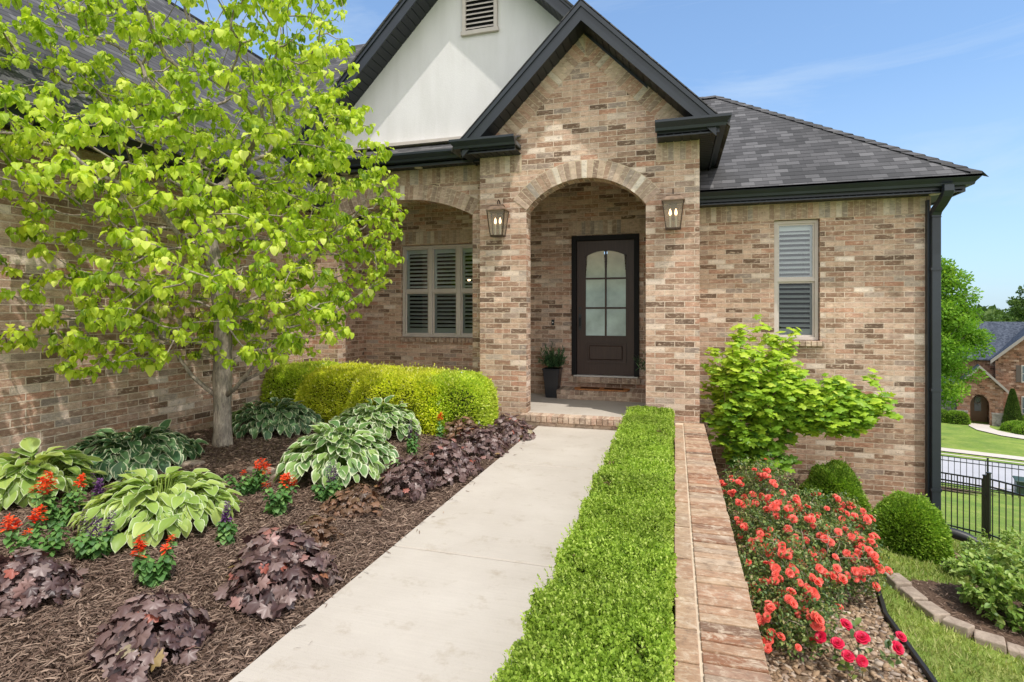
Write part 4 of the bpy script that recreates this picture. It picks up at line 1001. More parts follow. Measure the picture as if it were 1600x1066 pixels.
def shrub(name, loc, dims, n, leaf, m_, label, cat, group=None, e=2.4, tpl=SMALL, jitter=.05, lump=.06, ls=4., rz=0, spray=.5, flowers=None):
    root = empty(name, loc, rz, label, cat, group); a, b, h = dims
    P, Nn = superpos(n, a, b, h, e); s = 1 + lump * bumpf(P, ls, int(abs(loc[0] * 1000)) + 3); s -= np.abs(rng.normal(0, jitter, n)) ** 1.0
    s += (rng.random(n) < .03) * rng.uniform(0, .09, n)
    P = P * s[:, None]
    D = nrm(Nn + spray * rdir(n) + np.array([0, 0, .25])); U = nrm(Nn * .4 + rdir(n) * .7 + np.array([0, 0, .7]))
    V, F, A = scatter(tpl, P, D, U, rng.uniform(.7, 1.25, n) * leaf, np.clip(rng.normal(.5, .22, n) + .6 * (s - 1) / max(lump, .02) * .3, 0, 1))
    npmesh('foliage', V, F, m_, root, {'tint': A}, world=False)
    core('inner_branches', None, root, 1 - jitter * 1.6 - lump, dims, e, M['core'])
    if flowers:
        k = flowers; P2, N2 = superpos(k * 3, a, b, h, e); P2 = P2[P2[:, 1] < .3 * b][:k]
        for p in P2:
            fo = npmesh('blossom', *_floret(p * 1.0, .022), M['white'], root, world=False)
    return root
def _floret(p, s):
    k = 14; P_ = np.tile(p, (k, 1)) + rng.normal(0, s * .6, (k, 3)); V, F, A = scatter(SMALL, P_, rdir(k), rdir(k), s); return V, F

# long clipped boxwood hedge along the wall
hedge = empty('boxwood_hedge', (-.30, 3.2, -.02), label='long clipped bright green boxwood hedge between the path and low brick wall', cat='hedge')
def hedge_prof(Y): return 1 + .035 * np.sin((Y + .3) * 2 * PI / .62) + .018 * np.sin(Y * 3.1 + 1)
n = 300000
Yh = .15 + 7.35 * rng.random(n) ** 1.35; side = rng.random(n); hw = .268; ht = .365
th = np.where(side < .62, 0, np.where(side < .84, 1, 2))
xx = np.where(th == 0, rng.uniform(-hw, hw, n), np.where(th == 1, -hw, hw)); zz = np.where(th == 0, ht, ht * (rng.random(n) ** .8))
edge = np.clip((np.abs(xx) / hw) ** 8, 0, 1) * (th == 0) * .03
pf = hedge_prof(Yh); P = np.stack([xx * (1 + .5 * (pf - 1)), Yh - 3.2, (zz - edge) * pf], 1)
Nn = np.where(th[:, None] == 0, np.array([0, 0, 1.]), np.where(th[:, None] == 1, np.array([-1., 0, .15]), np.array([1., 0, .15])))
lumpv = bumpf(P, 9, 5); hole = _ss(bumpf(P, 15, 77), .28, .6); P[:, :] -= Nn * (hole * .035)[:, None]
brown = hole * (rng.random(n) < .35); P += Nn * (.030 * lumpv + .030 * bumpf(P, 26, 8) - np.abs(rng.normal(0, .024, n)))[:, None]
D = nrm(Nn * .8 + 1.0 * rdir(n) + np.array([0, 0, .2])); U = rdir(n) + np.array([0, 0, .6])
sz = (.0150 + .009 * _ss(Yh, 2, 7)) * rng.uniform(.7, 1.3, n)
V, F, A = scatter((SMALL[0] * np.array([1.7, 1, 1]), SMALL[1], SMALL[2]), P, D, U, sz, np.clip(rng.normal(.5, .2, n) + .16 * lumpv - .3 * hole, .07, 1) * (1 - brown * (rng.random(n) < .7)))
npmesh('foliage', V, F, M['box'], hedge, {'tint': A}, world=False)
m_ = MB(); m_.box(-.22, .22, -3.1, 4.25, 0, .31); m_.build('inner_branches', M['core'], hedge, world=False, bevel=.05)
# upright sprigs sticking out of the hedge
k = 3200; Yk = .2 + 7.2 * rng.random(k) ** 1.3; parts = []
B0 = np.stack([rng.uniform(-.285, .275, k), Yk - 3.2, .35 * hedge_prof(Yk)], 1); dr0 = nrm(np.stack([rng.normal(0, .4, k) + B0[:, 0] * 1.2, rng.normal(0, .4, k), np.ones(k)], 1))
for q in range(7):
    t = .006 + .007 * q; P_ = B0 + dr0 * t; parts.append(scatter(SMALL, P_, nrm(dr0 + .9 * rdir(k)), dr0 + .3 * rdir(k), rng.uniform(.010, .017, k), np.clip(rng.normal(.75, .15, k), 0, 1)))
V, F, A = merge(*parts); npmesh('new_growth', V, F, M['box'], hedge, {'tint': A}, world=False)

# golden hedge under the porch arch: three shrubs grown together plus a greener one
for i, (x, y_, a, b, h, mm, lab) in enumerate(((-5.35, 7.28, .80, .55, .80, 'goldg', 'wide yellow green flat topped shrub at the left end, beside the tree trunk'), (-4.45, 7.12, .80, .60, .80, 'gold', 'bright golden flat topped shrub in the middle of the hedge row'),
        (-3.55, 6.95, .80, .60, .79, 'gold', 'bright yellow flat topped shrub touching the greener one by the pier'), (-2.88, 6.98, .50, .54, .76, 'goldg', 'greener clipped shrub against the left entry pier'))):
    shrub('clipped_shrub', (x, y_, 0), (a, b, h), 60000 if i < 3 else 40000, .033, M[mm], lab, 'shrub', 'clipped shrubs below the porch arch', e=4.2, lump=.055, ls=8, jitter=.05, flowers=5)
# round boxwoods by the right wing
shrub('round_boxwood', (2.12, 8.6, -1.35), (.42, .40, .80), 30000, .037, M['boxD'], 'round clipped boxwood against the brick wall, behind the roses', 'shrub', 'round boxwoods along the right wall', e=2.5, lump=.17, ls=8, jitter=.085)
shrub('round_boxwood', (2.77, 7.95, float(slope(2.8, 7.95)) - .03), (.40, .40, .66), 36000, .036, M['boxD'], 'round clipped boxwood standing in front of the downspout', 'shrub', 'round boxwoods along the right wall', e=2.5, lump=.17, ls=8, jitter=.085)

# ------------------------------------------------------------------ hostas
def hosta(x, y, Rr, Hh, n, ll, m_, label, asp=1.0, rz=0.):
    root = empty('hosta', (x, y, float(mulch_z(x, y))), rz, label, 'hosta', 'hostas in the mulch bed')
    n = int(n * 1.8); ll *= .86; Rr *= 1.08; Hh *= .95; q = np.sqrt(rng.random(n)); q = .1 + .9 * q; az = rng.uniform(0, 2 * PI, n) + 2.4 * np.arange(n)
    rad = np.stack([np.cos(az) * asp, np.sin(az), np.zeros(n)], 1); L = ll * (1.1 - .22 * q) * rng.uniform(.6, 1.18, n)
    pr = q * Rr * .82; P = rad * pr[:, None]; P[:, 2] = Hh * (1 - .62 * q ** 2.0) * rng.uniform(.8, 1.1, n)
    pitch = R(48) - q * R(88) + rng.normal(0, R(19), n); tw = rng.normal(0, .55, n)
    rd = nrm(rad); tg = np.stack([-rd[:, 1], rd[:, 0], np.zeros(n)], 1); rd = nrm(rd + tg * tw[:, None])
    D = rd * np.cos(pitch)[:, None] + np.array([0, 0, 1.]) * np.sin(pitch)[:, None]; U = -rd * np.sin(pitch)[:, None] + np.array([0, 0, 1.]) * np.cos(pitch)[:, None] + .25 * rdir(n)
    P[:, 2] = np.maximum(P[:, 2], .045 - np.minimum(D[:, 2], 0) * L * 1.0)
    V, F, A = scatter(HOSTA, P, D, U, L, rng.random(n), width=rng.uniform(.85, 1.25, n))
    V[:, 2] = np.maximum(V[:, 2], .006 + .004 * rng.random(len(V)))
    npmesh('foliage', V, F, m_, root, {'tint': A}, world=False)
    # petioles
    k = n; S0 = np.zeros((k, 3)); S0[:, :2] = rd[:, :2] * rng.uniform(.01, .05, (k, 1)); mid = (S0 + P) / 2 + np.array([0, 0, .04]); Vs = []; Fs = []; o = 0
    for a, b, c in zip(S0, mid, P):
        w_ = .004; Vs += [a + [w_, 0, 0], a - [w_, 0, 0], b + [w_, 0, 0], b - [w_, 0, 0], c + [w_, 0, 0], c - [w_, 0, 0]]; Fs += [(o, o + 1, o + 3, o + 2), (o + 2, o + 3, o + 5, o + 4)]; o += 6
    A = np.tile([.6, .5, .3, .5], (len(Vs), 1)); npmesh('petioles', np.array(Vs), np.array(Fs), m_, root, {'tint': A}, world=False)
    return root
hosta(-5.22, 4.18, .66, .34, 240, .20, M['hostaD'], 'dark green hosta with cream margins against the left brick wall', 1.0)
hosta(-4.98, 5.92, .60, .40, 240, .17, M['hostaD'], 'dark green cream edged hosta behind the tree trunk', 1.15)
hosta(-3.58, 6.08, .56, .40, 220, .18, M['hostaV'], 'white edged green hosta between the golden shrubs and the large variegated hosta', 1.1)
hosta(-3.10, 4.60, .58, .44, 230, .185, M['hostaV'], 'large variegated hosta with broad white margins near the centre of the bed')
hosta(-3.62, 3.12, .50, .34, 250, .17, M['hostaL'], 'lime green hosta with thin white margins between red salvias, front of the bed', 1.1)
hosta(-5.22, 3.30, .44, .38, 150, .235, M['hostaL'], 'pale green broad leaved hosta cut off by the left edge of the photo')

# ------------------------------------------------------------------ heucheras
LOB = lobed_tpl(5, .24, .35, 4); LOBM = lobed_tpl(6, .19, .45, 4)
def heuchera(x, y, Rr, Hh, n, ll, m_, label):
    root = empty('heuchera', (x, y, float(mulch_z(x, y))), 0, label, 'heuchera', 'dark leaved heucheras in the mulch bed')
    ll *= 1.22; n = int(n * 1.15); Hh *= 1.25; az = rng.uniform(0, 2 * PI, n); q = rng.random(n) ** .55; lob = 1 + .16 * np.sin(3 * az + x * 9) + .1 * np.sin(5 * az + y * 7)
    rd = np.stack([np.cos(az), np.sin(az), np.zeros(n)], 1); P = rd * (q * Rr * lob)[:, None]; P[:, 2] = Hh * (1.02 - .80 * q ** 2.4) * rng.uniform(.5, 1.15, n)
    pit = R(0) - q * R(52) + rng.normal(0, R(24), n); tw = rng.normal(0, .7, n); tg = np.stack([-rd[:, 1], rd[:, 0], np.zeros(n)], 1); r2 = nrm(rd + tg * tw[:, None])
    D = r2 * np.cos(pit)[:, None] + np.array([0, 0, 1.]) * np.sin(pit)[:, None]; U = nrm(-r2 * np.sin(pit)[:, None] + np.array([0, 0, 1.]) * np.cos(pit)[:, None] + .22 * rdir(n)); L = ll * rng.uniform(.6, 1.2, n)
    V, F, A = scatter(LOBM, P - D * L[:, None] * .35, D, U, L, np.clip(rng.beta(2.2, 1.9, n), 0, 1)); V += rng.normal(0, .0012, V.shape)
    V[:, 2] = np.maximum(V[:, 2], .008)
    npmesh('foliage', V, F, m_, root, {'tint': A}, world=False, smooth=True)
    k = min(60, n); pts = []; Fs = []; o = 0
    for i in range(k):
        b = P[i]
        pts += [(.005, 0, 0), (-.005, 0, 0), b * .5 + [.004, 0, .02], b * .5 + [-.004, 0, .02], b + [.003, 0, 0], b - [.003, 0, 0]]; Fs += [(o, o + 1, o + 3, o + 2), (o + 2, o + 3, o + 5, o + 4)]; o += 6
    npmesh('stalks', np.array([tuple(q_) for q_ in pts]), np.array(Fs), m_, root, {'tint': np.tile([.8, .5, .5, .5], (len(pts), 1))}, world=False)
HP = M['heuP']; HBm = M['heuB']
heuchera(-2.22, 2.68, .30, .25, 330, .072, HP, 'large purple grey heuchera beside the front of the path')
heuchera(-2.34, 1.98, .22, .21, 230, .066, HP, 'dark wine heuchera with olive leaves, nearest the camera')
heuchera(-3.42, 2.10, .27, .20, 230, .068, HP, 'dark maroon heuchera at the left edge below the red salvias')
heuchera(-2.48, 3.92, .23, .15, 190, .055, HBm, 'bronze brown heuchera before the large variegated hosta')
heuchera(-2.28, 4.42, .25, .25, 240, .06, HP, 'purple brown heuchera right of the variegated hosta, near the path')
heuchera(-2.18, 4.98, .33, .28, 300, .062, HP, 'wide plum heuchera spilling onto the path midway')
heuchera(-2.14, 5.92, .33, .24, 260, .06, HP, 'purple heuchera third back along the path edge')
heuchera(-2.04, 6.75, .32, .23, 260, .058, HP, 'purple brown heuchera just before the porch step')
heuchera(-2.55, 6.45, .27, .22, 200, .056, HBm, 'bronze heuchera tucked beneath the green end shrub')
heuchera(-2.36, 3.28, .14, .15, 70, .05, HBm, 'small sparse reddish heuchera behind the large purple one')

# ------------------------------------------------------------------ salvias
def spike_mesh(m_, hgt, rad, n, pl, name):
    t = rng.random(n) ** .9; az = rng.uniform(0, 2 * PI, n); r = rad * (1 - .55 * t)
    P = np.stack([np.cos(az) * r * .3, np.sin(az) * r * .3, t * hgt], 1); D = nrm(np.stack([np.cos(az), np.sin(az), .55 - .5 * rng.random(n)], 1)); L = pl * rng.uniform(.7, 1.2, n) * (1.1 - .45 * t)
    V, F, A = scatter(leaf_tpl([.4, .7, 1, .5], .38, .5, .15), P, D, np.tile([0, 0, 1.], (n, 1)), L)
    me = npmesh(name, V, F, m_, None, {'tint': A}); d_ = me.data; bpy.data.objects.remove(me); return d_
RS = [spike_mesh(M['redpetal'], .10, .02, 44, .036, 'flower_spike') for _ in range(3)] + [spike_mesh(M['redpetal'], .045, .02, 20, .03, 'flower_spike')]
PS = [spike_mesh(M['purppetal'], .14, .022, 90, .024, 'flower_spike') for _ in range(3)]
def salvia(x, y, h, spread, nst, spikes, ms, label, kind):
    root = empty('salvia', (x, y, float(mulch_z(x, y))), 0, label, 'salvia', kind); parts = []; tips = []
    for s_ in range(nst):
        a = rng.uniform(0, 2 * PI); rr = spread * math.sqrt(rng.random()); top = np.array([rr * math.cos(a), rr * math.sin(a), h * rng.uniform(.6, 1)]); tips.append(top)
        for t in np.linspace(.12, .98, 7):
            c = top * np.array([t ** .8, t ** .8, t]); k = 4; aa = rng.uniform(0, 2 * PI) + np.arange(k) * PI / 2
            D = nrm(np.stack([np.cos(aa), np.sin(aa), np.full(k, .1)], 1) + .25 * rdir(k)); parts.append(scatter(HEART, np.tile(c, (k, 1)) + D * .008, D, np.tile([0, 0, 1.], (k, 1)) + .3 * rdir(k), rng.uniform(.8, 1.2, k) * (.058 - .02 * t)))
        st = np.array([(0, 0, 0)] * 4, float)
    V, F, A = merge(*parts); V[:, 2] = np.maximum(V[:, 2], .005); npmesh('leaves', V, F, M['salvia'], root, {'tint': A}, world=False)
    m_ = MB()
    for tp in tips: m_.tube([(0, 0, 0), tuple(tp * np.array([.6, .6, .5])), tuple(tp)], .004, 5)
    m_.build('stem', M['stem'], root, world=False)
    tips.sort(key=lambda p: -p[2])
    for i in range(spikes):
        tp = tips[i % len(tips)]; o = bpy.data.objects.new('flower_spike', random.choice(ms)); link(o, root)
        q = tp if i < len(tips) else tp + rng.normal(0, .02, 3)
        o.location = (q[0], q[1], q[2] + .0); o.rotation_euler = (rng.normal(0, .22), rng.normal(0, .22), rng.uniform(0, 6)); s2 = rng.uniform(.8, 1.15); o.scale = (s2, s2, s2)
    return root
red = 'red salvias in the mulch bed'; pur = 'purple salvias in the mulch bed'
salvia(-4.25, 2.86, .34, .16, 9, 6, RS, 'tall red salvia beside the pale hosta at the left edge', red)
salvia(-3.78, 2.42, .26, .17, 8, 5, RS, 'red salvia lowest at the left edge of the photo', red)
salvia(-2.88, 2.46, .22, .085, 7, 4, RS, 'small upright red salvia in front of the lime hosta', red)
salvia(-3.50, 3.86, .20, .17, 8, 5, RS, 'spreading red salvia right behind the lime hosta', red)
salvia(-2.98, 3.58, .24, .13, 8, 5, RS, 'red salvia left of the large variegated hosta base', red)
salvia(-2.76, 6.18, .30, .03, 2, 1, RS, 'single red salvia flower under the yellow shrub', red)
salvia(-3.52, 2.60, .20, .13, 8, 4, PS, 'purple salvia with a full mound of leaves left of the lime hosta', pur)
salvia(-4.15, 3.05, .20, .10, 5, 3, PS, 'small purple salvia between the left red salvia and lime hosta', pur)
salvia(-2.93, 3.02, .15, .075, 4, 2, PS, 'tiny purple salvia behind the large purple heuchera', pur)
salvia(-2.80, 3.98, .19, .12, 7, 3, PS, 'purple salvia at the foot of the large variegated hosta', pur)
salvia(-2.78, 5.52, .24, .08, 4, 3, PS, 'purple salvia between variegated hosta and plum heuchera', pur)

# flat stones set in the mulch
def rock(loc, s, label, cat='stone', group=None, mt=None, rz=0, name='stone'):
    o = MB(); nu = 9; rs = [rng.uniform(.82, 1.12) for _ in range(nu)]
    lo = [(math.cos(2 * PI * i / nu) * s[0] * rs[i], math.sin(2 * PI * i / nu) * s[1] * rs[i], -.02) for i in range(nu)]; hi = [(p[0] * .93, p[1] * .93, s[2] + rng.normal(0, .1) * s[2]) for p in lo]
    for i in range(nu): o.poly([lo[i], lo[(i + 1) % nu], hi[(i + 1) % nu], hi[i]])
    o.poly(hi); ob = o.build(name, mt or M['stone'], None, bevel=.008, segs=2); ob.location = loc; ob.rotation_euler = (0, 0, rz); return tag(ob, label, cat, group)
for (x, y_, s, lab) in ((-4.75, 4.05, (.13, .10, .05), 'flat tan edging stone left of the tree, lowest one'), (-4.62, 4.32, (.15, .08, .04), 'flat tan edging stone left of the tree, nearest the dark hosta'), (-3.82, 4.38, (.16, .08, .045), 'flat pale stone in mulch behind the red salvia'), (-3.55, 4.30, (.12, .07, .05), 'flat pale stone touching the large variegated hosta')):
    rock((x, y_, float(mulch_z(x, y_))), s, lab, group='flat stones round the tree', rz=rng.uniform(0, 1))

# ------------------------------------------------------------------ the big yellow-green tree
TX, TY = -4.88, 5.0; tz = float(mulch_z(TX, TY)) - .03
tree = empty('garden_tree', (TX, TY, tz), label='small yellow green leafed tree with a forked grey trunk in the mulch bed', cat='tree')
trunk = [(0, 0, 0), (.0, 0, .06), (.005, 0, .2), (.0, 0, .45), (-.01, .01, .68), (-.015, .01, .8), (.0, .0, .95), (.03, -.02, 1.2), (.05, -.05, 1.5), (.03, -.1, 1.9), (-.02, -.15, 2.3), (-.08, -.2, 2.8), (-.12, -.25, 3.3), (-.1, -.3, 3.8)]
T = []
while len(T) < 1500:
    p = rng.uniform([-2.2, -2.5, 1.02], [2.2, 2.2, 5.9])
    c = np.array([.24, -.42, 3.0]); z = p[2]
    rr = 2.0 * math.sqrt(max(0, 1 - ((z - 2.35) / (3.5 if z > 2.35 else 1.62)) ** 2)); rr = min(rr, 1.80)
    dx_, dy_ = p[0] - c[0], p[1] - c[1]; dr_2 = math.hypot(dx_ / 1.0, dy_ / 1.02)
    if dr_2 > rr * (1 + .14 * math.sin(3 * math.atan2(dy_, dx_) + z * 2.2)): continue
    if rng.random() > .22 + .78 * (dr_2 / max(rr, .1)) ** 1.1: continue
    if z > 4.0 and rng.random() < .6 * min(1, (z - 4.0) / .8): continue
    if z < 1.7 and p[0] > .9 and rng.random() < .6: continue
    if math.sin(p[0] * 3.1 + 1) + math.sin(p[1] * 3.4 + 2) + math.sin(z * 3.7) > 1.15: continue
    wx = p[0] + TX
    if wx < -5.78 and z < 3.6: continue
    if wx < -5.45 and z < 3.75 and z > 3.0: continue
    if p[1] + TY > 6.55 : continue
    T.append(p)
T = np.array(T)
Pn, par, tips = grow(trunk, T, step=.13, bias=.22, wob=.28)
r = radii(par, .0032, 2.15); r = r * (.093 / r[2]); r = np.maximum(r, .0028); r[0] = .13; r[1] = .108; r[2] = .095; r[3] = .09; r[4] = .095; r[5] = .10
V, F = tubes(Pn, par, r); npmesh('trunk', V, F, M['bark'], tree, world=False)
for q, (pts_, r_) in enumerate((([(.05, .0, .60), (.22, -.04, .70), (.42, -.10, .86), (.60, -.14, 1.02), (.74, -.18, 1.22)], [.03, .024, .02, .017, .011]), ([(.30, -.06, .765), (.50, -.02, .86), (.72, .02, 1.02), (.9, .05, 1.22)], [.018, .017, .014, .01]),
        ([(-.05, .0, .58), (-.16, -.06, .68), (-.30, -.14, .84), (-.42, -.22, 1.08)], [.03, .026, .022, .014]))):
    m_ = MB(); m_.tube(pts_, r_, 8); m_.build('limb', M['bark'], tree, world=False, smooth=True, merge=True)
parts = []; tipP = Pn[tips]; tipD = nrm(Pn[tips] - Pn[par[tips]])
for q in range(len(tips)):
    nl = rng.integers(9, 17); a = rng.uniform(0, 2 * PI) + np.arange(nl) * 2.4; ax = tipD[q] * .5 + np.array([0, 0, .6])
    D = nrm(np.stack([np.cos(a), np.sin(a), rng.uniform(-1.5, -.0, nl)], 1) + .25 * rdir(nl)); up = nrm(np.stack([np.cos(a) * .8, np.sin(a) * .8, np.ones(nl)], 1) + .25 * rdir(nl))
    P_ = tipP[q] + D * np.array([1, 1, .3]) * rng.uniform(.008, .06, (nl, 1)) + rng.normal(0, .022, (nl, 3))
    shade = rng.normal(.5, .2); parts.append(scatter(HEART, P_, D, up, rng.uniform(.040, .080, nl) * rng.choice([.6, .85, 1., 1.2], nl), np.clip(shade + rng.normal(0, .17, nl), 0, 1)))
# leaves along the thinner twigs too
idx = np.where((r < .0055) & (par > 14))[0]; idx = rng.choice(idx, min(4200, len(idx)), replace=False); nl = len(idx)
a = rng.uniform(0, 2 * PI, nl); D = nrm(np.stack([np.cos(a), np.sin(a), rng.uniform(-1.3, .2, nl)], 1)); up = nrm(np.stack([np.cos(a) * .7, np.sin(a) * .7, np.ones(nl)], 1) + .25 * rdir(nl))
parts.append(scatter(HEART, Pn[idx] + D * .012, D, up, rng.uniform(.035, .075, nl), np.clip(rng.normal(.42, .2, nl), 0, 1)))
V, F, A = merge(*parts); npmesh('crown', V, F, M['tree'], tree, {'tint': A}, world=False)

# ------------------------------------------------------------------ leafy shrub on the right wing wall
hx, hy = 1.25, 8.72; hzv = float(slope(hx, hy))
hyd = empty('leafy_shrub', (hx, hy, hzv), label='large lime green shrub with lobed leaves growing against the brick wall under the window', cat='shrub')
T = []
while len(T) < 380:
    if rng.random() < .66: p = np.array([-.15, -.2, 1.55]) + rdir(1)[0] * np.array([.72, .42, 1.0]) * rng.random() ** .4
    else: p = np.array([.78, -.28, 1.55]) + rdir(1)[0] * np.array([.70, .30, .36]) * rng.random() ** .4
    if p[1] + hy > 9.08 or p[0] + hx < .42 or p[2] < .3: continue
    if rng.random() < .35 and p[2] > 1.9 and p[0] > .35: continue
    T.append(p)
T += [np.array([1.30, -.25, 1.95]), np.array([1.42, -.3, 1.7]), np.array([-.05, -.2, 2.62]), np.array([-.4, -.25, 2.6]), np.array([.35, -.2, 2.55])]; T = np.array(T)
Pn, par, tips = grow([(0, 0, 0), (-.02, 0, .2), (-.03, -.03, .45), (-.03, -.05, .7), (0, -.08, 1.0)], T, step=.12, bias=.1, wob=.22)
r = radii(par, .0035, 2.4, .03); V, F = tubes(Pn, par, r); npmesh('branches', V, F, M['stem'], hyd, world=False)
parts = []
for q in tips:
    nl = rng.integers(10, 16); a = rng.uniform(0, 2 * PI, nl); D = nrm(np.stack([np.cos(a), np.sin(a) - .3, rng.uniform(-.8, .2, nl)], 1)); up = nrm(np.stack([np.cos(a) * .5, np.sin(a) * .5 - .5, np.ones(nl)], 1) + .35 * rdir(nl))
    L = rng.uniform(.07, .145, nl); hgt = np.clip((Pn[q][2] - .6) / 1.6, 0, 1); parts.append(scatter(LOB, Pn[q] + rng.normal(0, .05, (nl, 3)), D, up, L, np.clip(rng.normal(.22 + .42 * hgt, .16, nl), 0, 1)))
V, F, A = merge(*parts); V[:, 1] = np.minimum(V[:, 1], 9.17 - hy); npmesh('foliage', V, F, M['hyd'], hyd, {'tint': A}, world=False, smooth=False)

# ------------------------------------------------------------------ rose bushes
def bloom_mesh(m_, s, name='bloom'):
    parts = []
    for ring_, (np_, r0, tilt, L) in enumerate(((6, .1, .12, .95), (6, .08, .45, .86), (5, .06, .8, .72), (5, .04, 1.1, .58), (4, .015, 1.35, .46))):
        a = np.arange(np_) * 2 * PI / np_ + ring_ * .5 + rng.normal(0, .12, np_); D = np.stack([np.cos(a) * math.cos(tilt), np.sin(a) * math.cos(tilt), np.full(np_, math.sin(tilt))], 1)
        U = np.stack([-np.cos(a) * math.sin(tilt), -np.sin(a) * math.sin(tilt), np.full(np_, math.cos(tilt))], 1); P_ = np.stack([np.cos(a) * r0, np.sin(a) * r0, np.full(np_, ring_ * .03)], 1) * s
        parts.append(scatter(leaf_tpl([.5, .95, 1.15, 1.05, .6], 1.05, .3, .12), P_, D, U, np.full(np_, s * L), np.clip(rng.normal(.45 + .1 * ring_, .2, np_), 0, 1)))
    V, F, A = merge(*parts); o = npmesh(name, V, F, m_, None, {'tint': A}); d_ = o.data; bpy.data.objects.remove(o); return d_
CB = [bloom_mesh(M['coral'], .037) for _ in range(5)]; KB = [bloom_mesh(M['crimson'], .044) for _ in range(3)]
def rosebush(x, y, rx_, ry_, hgt, ntw, nb, ms, label, sparse=False, leafs=.031, grp='coral rose bushes along the low brick wall'):
    z0 = float(slope(x, y)); root = empty('rose_bush', (x, y, z0), 0, label, 'rose bush', grp); T = []
    while len(T) < ntw:
        d_ = rdir(1)[0] * rng.random() ** .35; p = np.array([d_[0] * rx_, d_[1] * ry_, hgt * (.5 + .5 * d_[2])])
        if p[0] + x < .46 or p[2] < .08: continue
        T.append(p)
    T = np.array(T); Pn, par, tips = grow([(0, 0, 0), (0, 0, .06), (.01, .01, .12)], T, step=.09, bias=.05, wob=.3)
    r = radii(par, .002, 2.5, .012); V, F = tubes(Pn, par, r, 5); npmesh('canes', V, F, M['twig'] if not sparse else M['stem'], root, world=False)
    parts = []; idx = np.arange(3, len(Pn)); reps = 10 if not sparse else 1
    if sparse: idx = rng.choice(idx, min(len(idx), 150), replace=False)
    for _ in range(reps):
        k = len(idx); D = nrm(rdir(k) + np.array([0, 0, .1])); parts.append(scatter(OVAL, Pn[idx] + rng.normal(0, .036 if not sparse else .01, (k, 3)), D, nrm(rdir(k) * .6 + np.array([0, 0, 1.])), rng.uniform(.7, 1.3, k) * leafs))
    V, F, A = merge(*parts); V[:, 0] = np.maximum(V[:, 0], .375 - x); npmesh('foliage', V, F, M['rosel'], root, {'tint': A}, world=False)
    # blooms, clustered near the top and the outside
    tp = Pn[tips]; sc_ = tp[:, 2] / hgt + .35 * np.hypot(tp[:, 0] / rx_, tp[:, 1] / ry_) - .5 * tp[:, 1] / ry_ + rng.normal(0, .26, len(tp)); od = np.argsort(-sc_); c = 0; i = 0
    while c < nb and i < len(od):
        base = tp[od[i]]; i += 1
        for _ in range(rng.integers(1, 4) if not sparse else 1):
            if c >= nb: break
            o = bpy.data.objects.new('bloom', random.choice(ms)); link(o, root); c += 1
            dirv = Vector((base[0] / rx_ * .6 + rng.normal(0, .35), base[1] / ry_ * .6 - .45 + rng.normal(0, .35), .9)).normalized(); p = base + rng.normal(0, .028, 3) + np.array(dirv) * .022
            o.location = p; o.rotation_mode = 'QUATERNION'; o.rotation_quaternion = dirv.to_track_quat('Z', 'Y'); s2 = rng.uniform(.7, 1.15); o.scale = (s2, s2, s2)
rosebush(.98, 7.35, .50, .55, .98, 300, 56, CB, 'coral rose bush furthest back, at the foot of the lime shrub')
rosebush(1.68, 7.15, .50, .48, .72, 320, 84, CB, 'coral rose bush in front of the round boxwood on the wall')
rosebush(1.02, 6.35, .52, .50, .84, 320, 84, CB, 'coral rose bush in the middle, leaning on the low brick wall')
rosebush(1.56, 6.2, .42, .46, .70, 260, 66, CB, 'coral rose bush reaching out towards the lawn edge')
rosebush(.96, 5.42, .46, .46, .78, 260, 62, CB, 'coral rose bush beside the low brick wall, second from the camera')
rosebush(.84, 4.98, .38, .34, .56, 170, 32, CB, 'lowest coral rose bush spilling over the gravel at the wall, nearest the camera')
rosebush(1.36, 4.72, .34, .30, .42, 30, 8, KB, 'sparse crimson rose bush at the bottom of the photo on bare gravel', True, .06, 'crimson roses at the bottom edge')
# bare dry twigs poking out between the roses
m_ = []
tw = empty('dead_twigs', (1.32, 6.0, float(slope(1.32, 6.0))), label='bare dead grey twigs poking out between the coral rose bushes', cat='twigs')
T = np.stack([rng.normal(0, .24, 60), rng.normal(-.2, .24, 60), rng.uniform(.25, .72, 60)], 1); Pn, par, tips = grow([(0, 0, 0), (0, 0, .05), (0, 0, .1)], T, step=.08, bias=.05, wob=.35)
V, F = tubes(Pn, par, radii(par, .0022, 2.5, .01), 5); npmesh('twigs', V, F, M['twig'], tw, world=False)

# ------------------------------------------------------------------ ground covers on the right
gpoly = [(.36, -1), (1.78, -1), (1.82, 4.0), (1.84, 4.9), (1.83, 5.78), (1.95, 6.4), (2.15, 7.3), (2.36, 8.2), (2.55, 8.05), (3.01, 7.5), (3.3, 7.4), (3.55, 9.3), (.36, 9.3)]
V, F = grid_mesh(np.arange(.3, 3.7, .045), np.arange(-1, 9.3, .045), lambda x, y: slope(x, y) + .012 + .008 * np.sin(31 * x) * np.sin(27 * y), lambda x, y: inpoly(x, y, gpoly))
tag(npmesh('gravel_bed', V, F, M['gravel_soil']), 'bed of flat tan river stones beneath the roses', 'bed', kind='structure')
def ico(n1=1):
    import bmesh; bm = bmesh.new(); bmesh.ops.create_icosphere(bm, subdivisions=n1, radius=1); V = np.array([v.co[:] for v in bm.verts]); F = np.array([[v.index for v in f.verts] for f in bm.faces]); bm.free(); return V, F
IV, IF = ico(1)
n = 30000; P = np.stack([rng.uniform(.38, 3.4, n), 2.2 + 7.0 * rng.random(n) ** 1.2, np.zeros(n)], 1); P = P[inpoly(P[:, 0], P[:, 1], gpoly)]; n = len(P)
P[:, 2] = slope(P[:, 0], P[:, 1]) + rng.uniform(.006, .024, n)
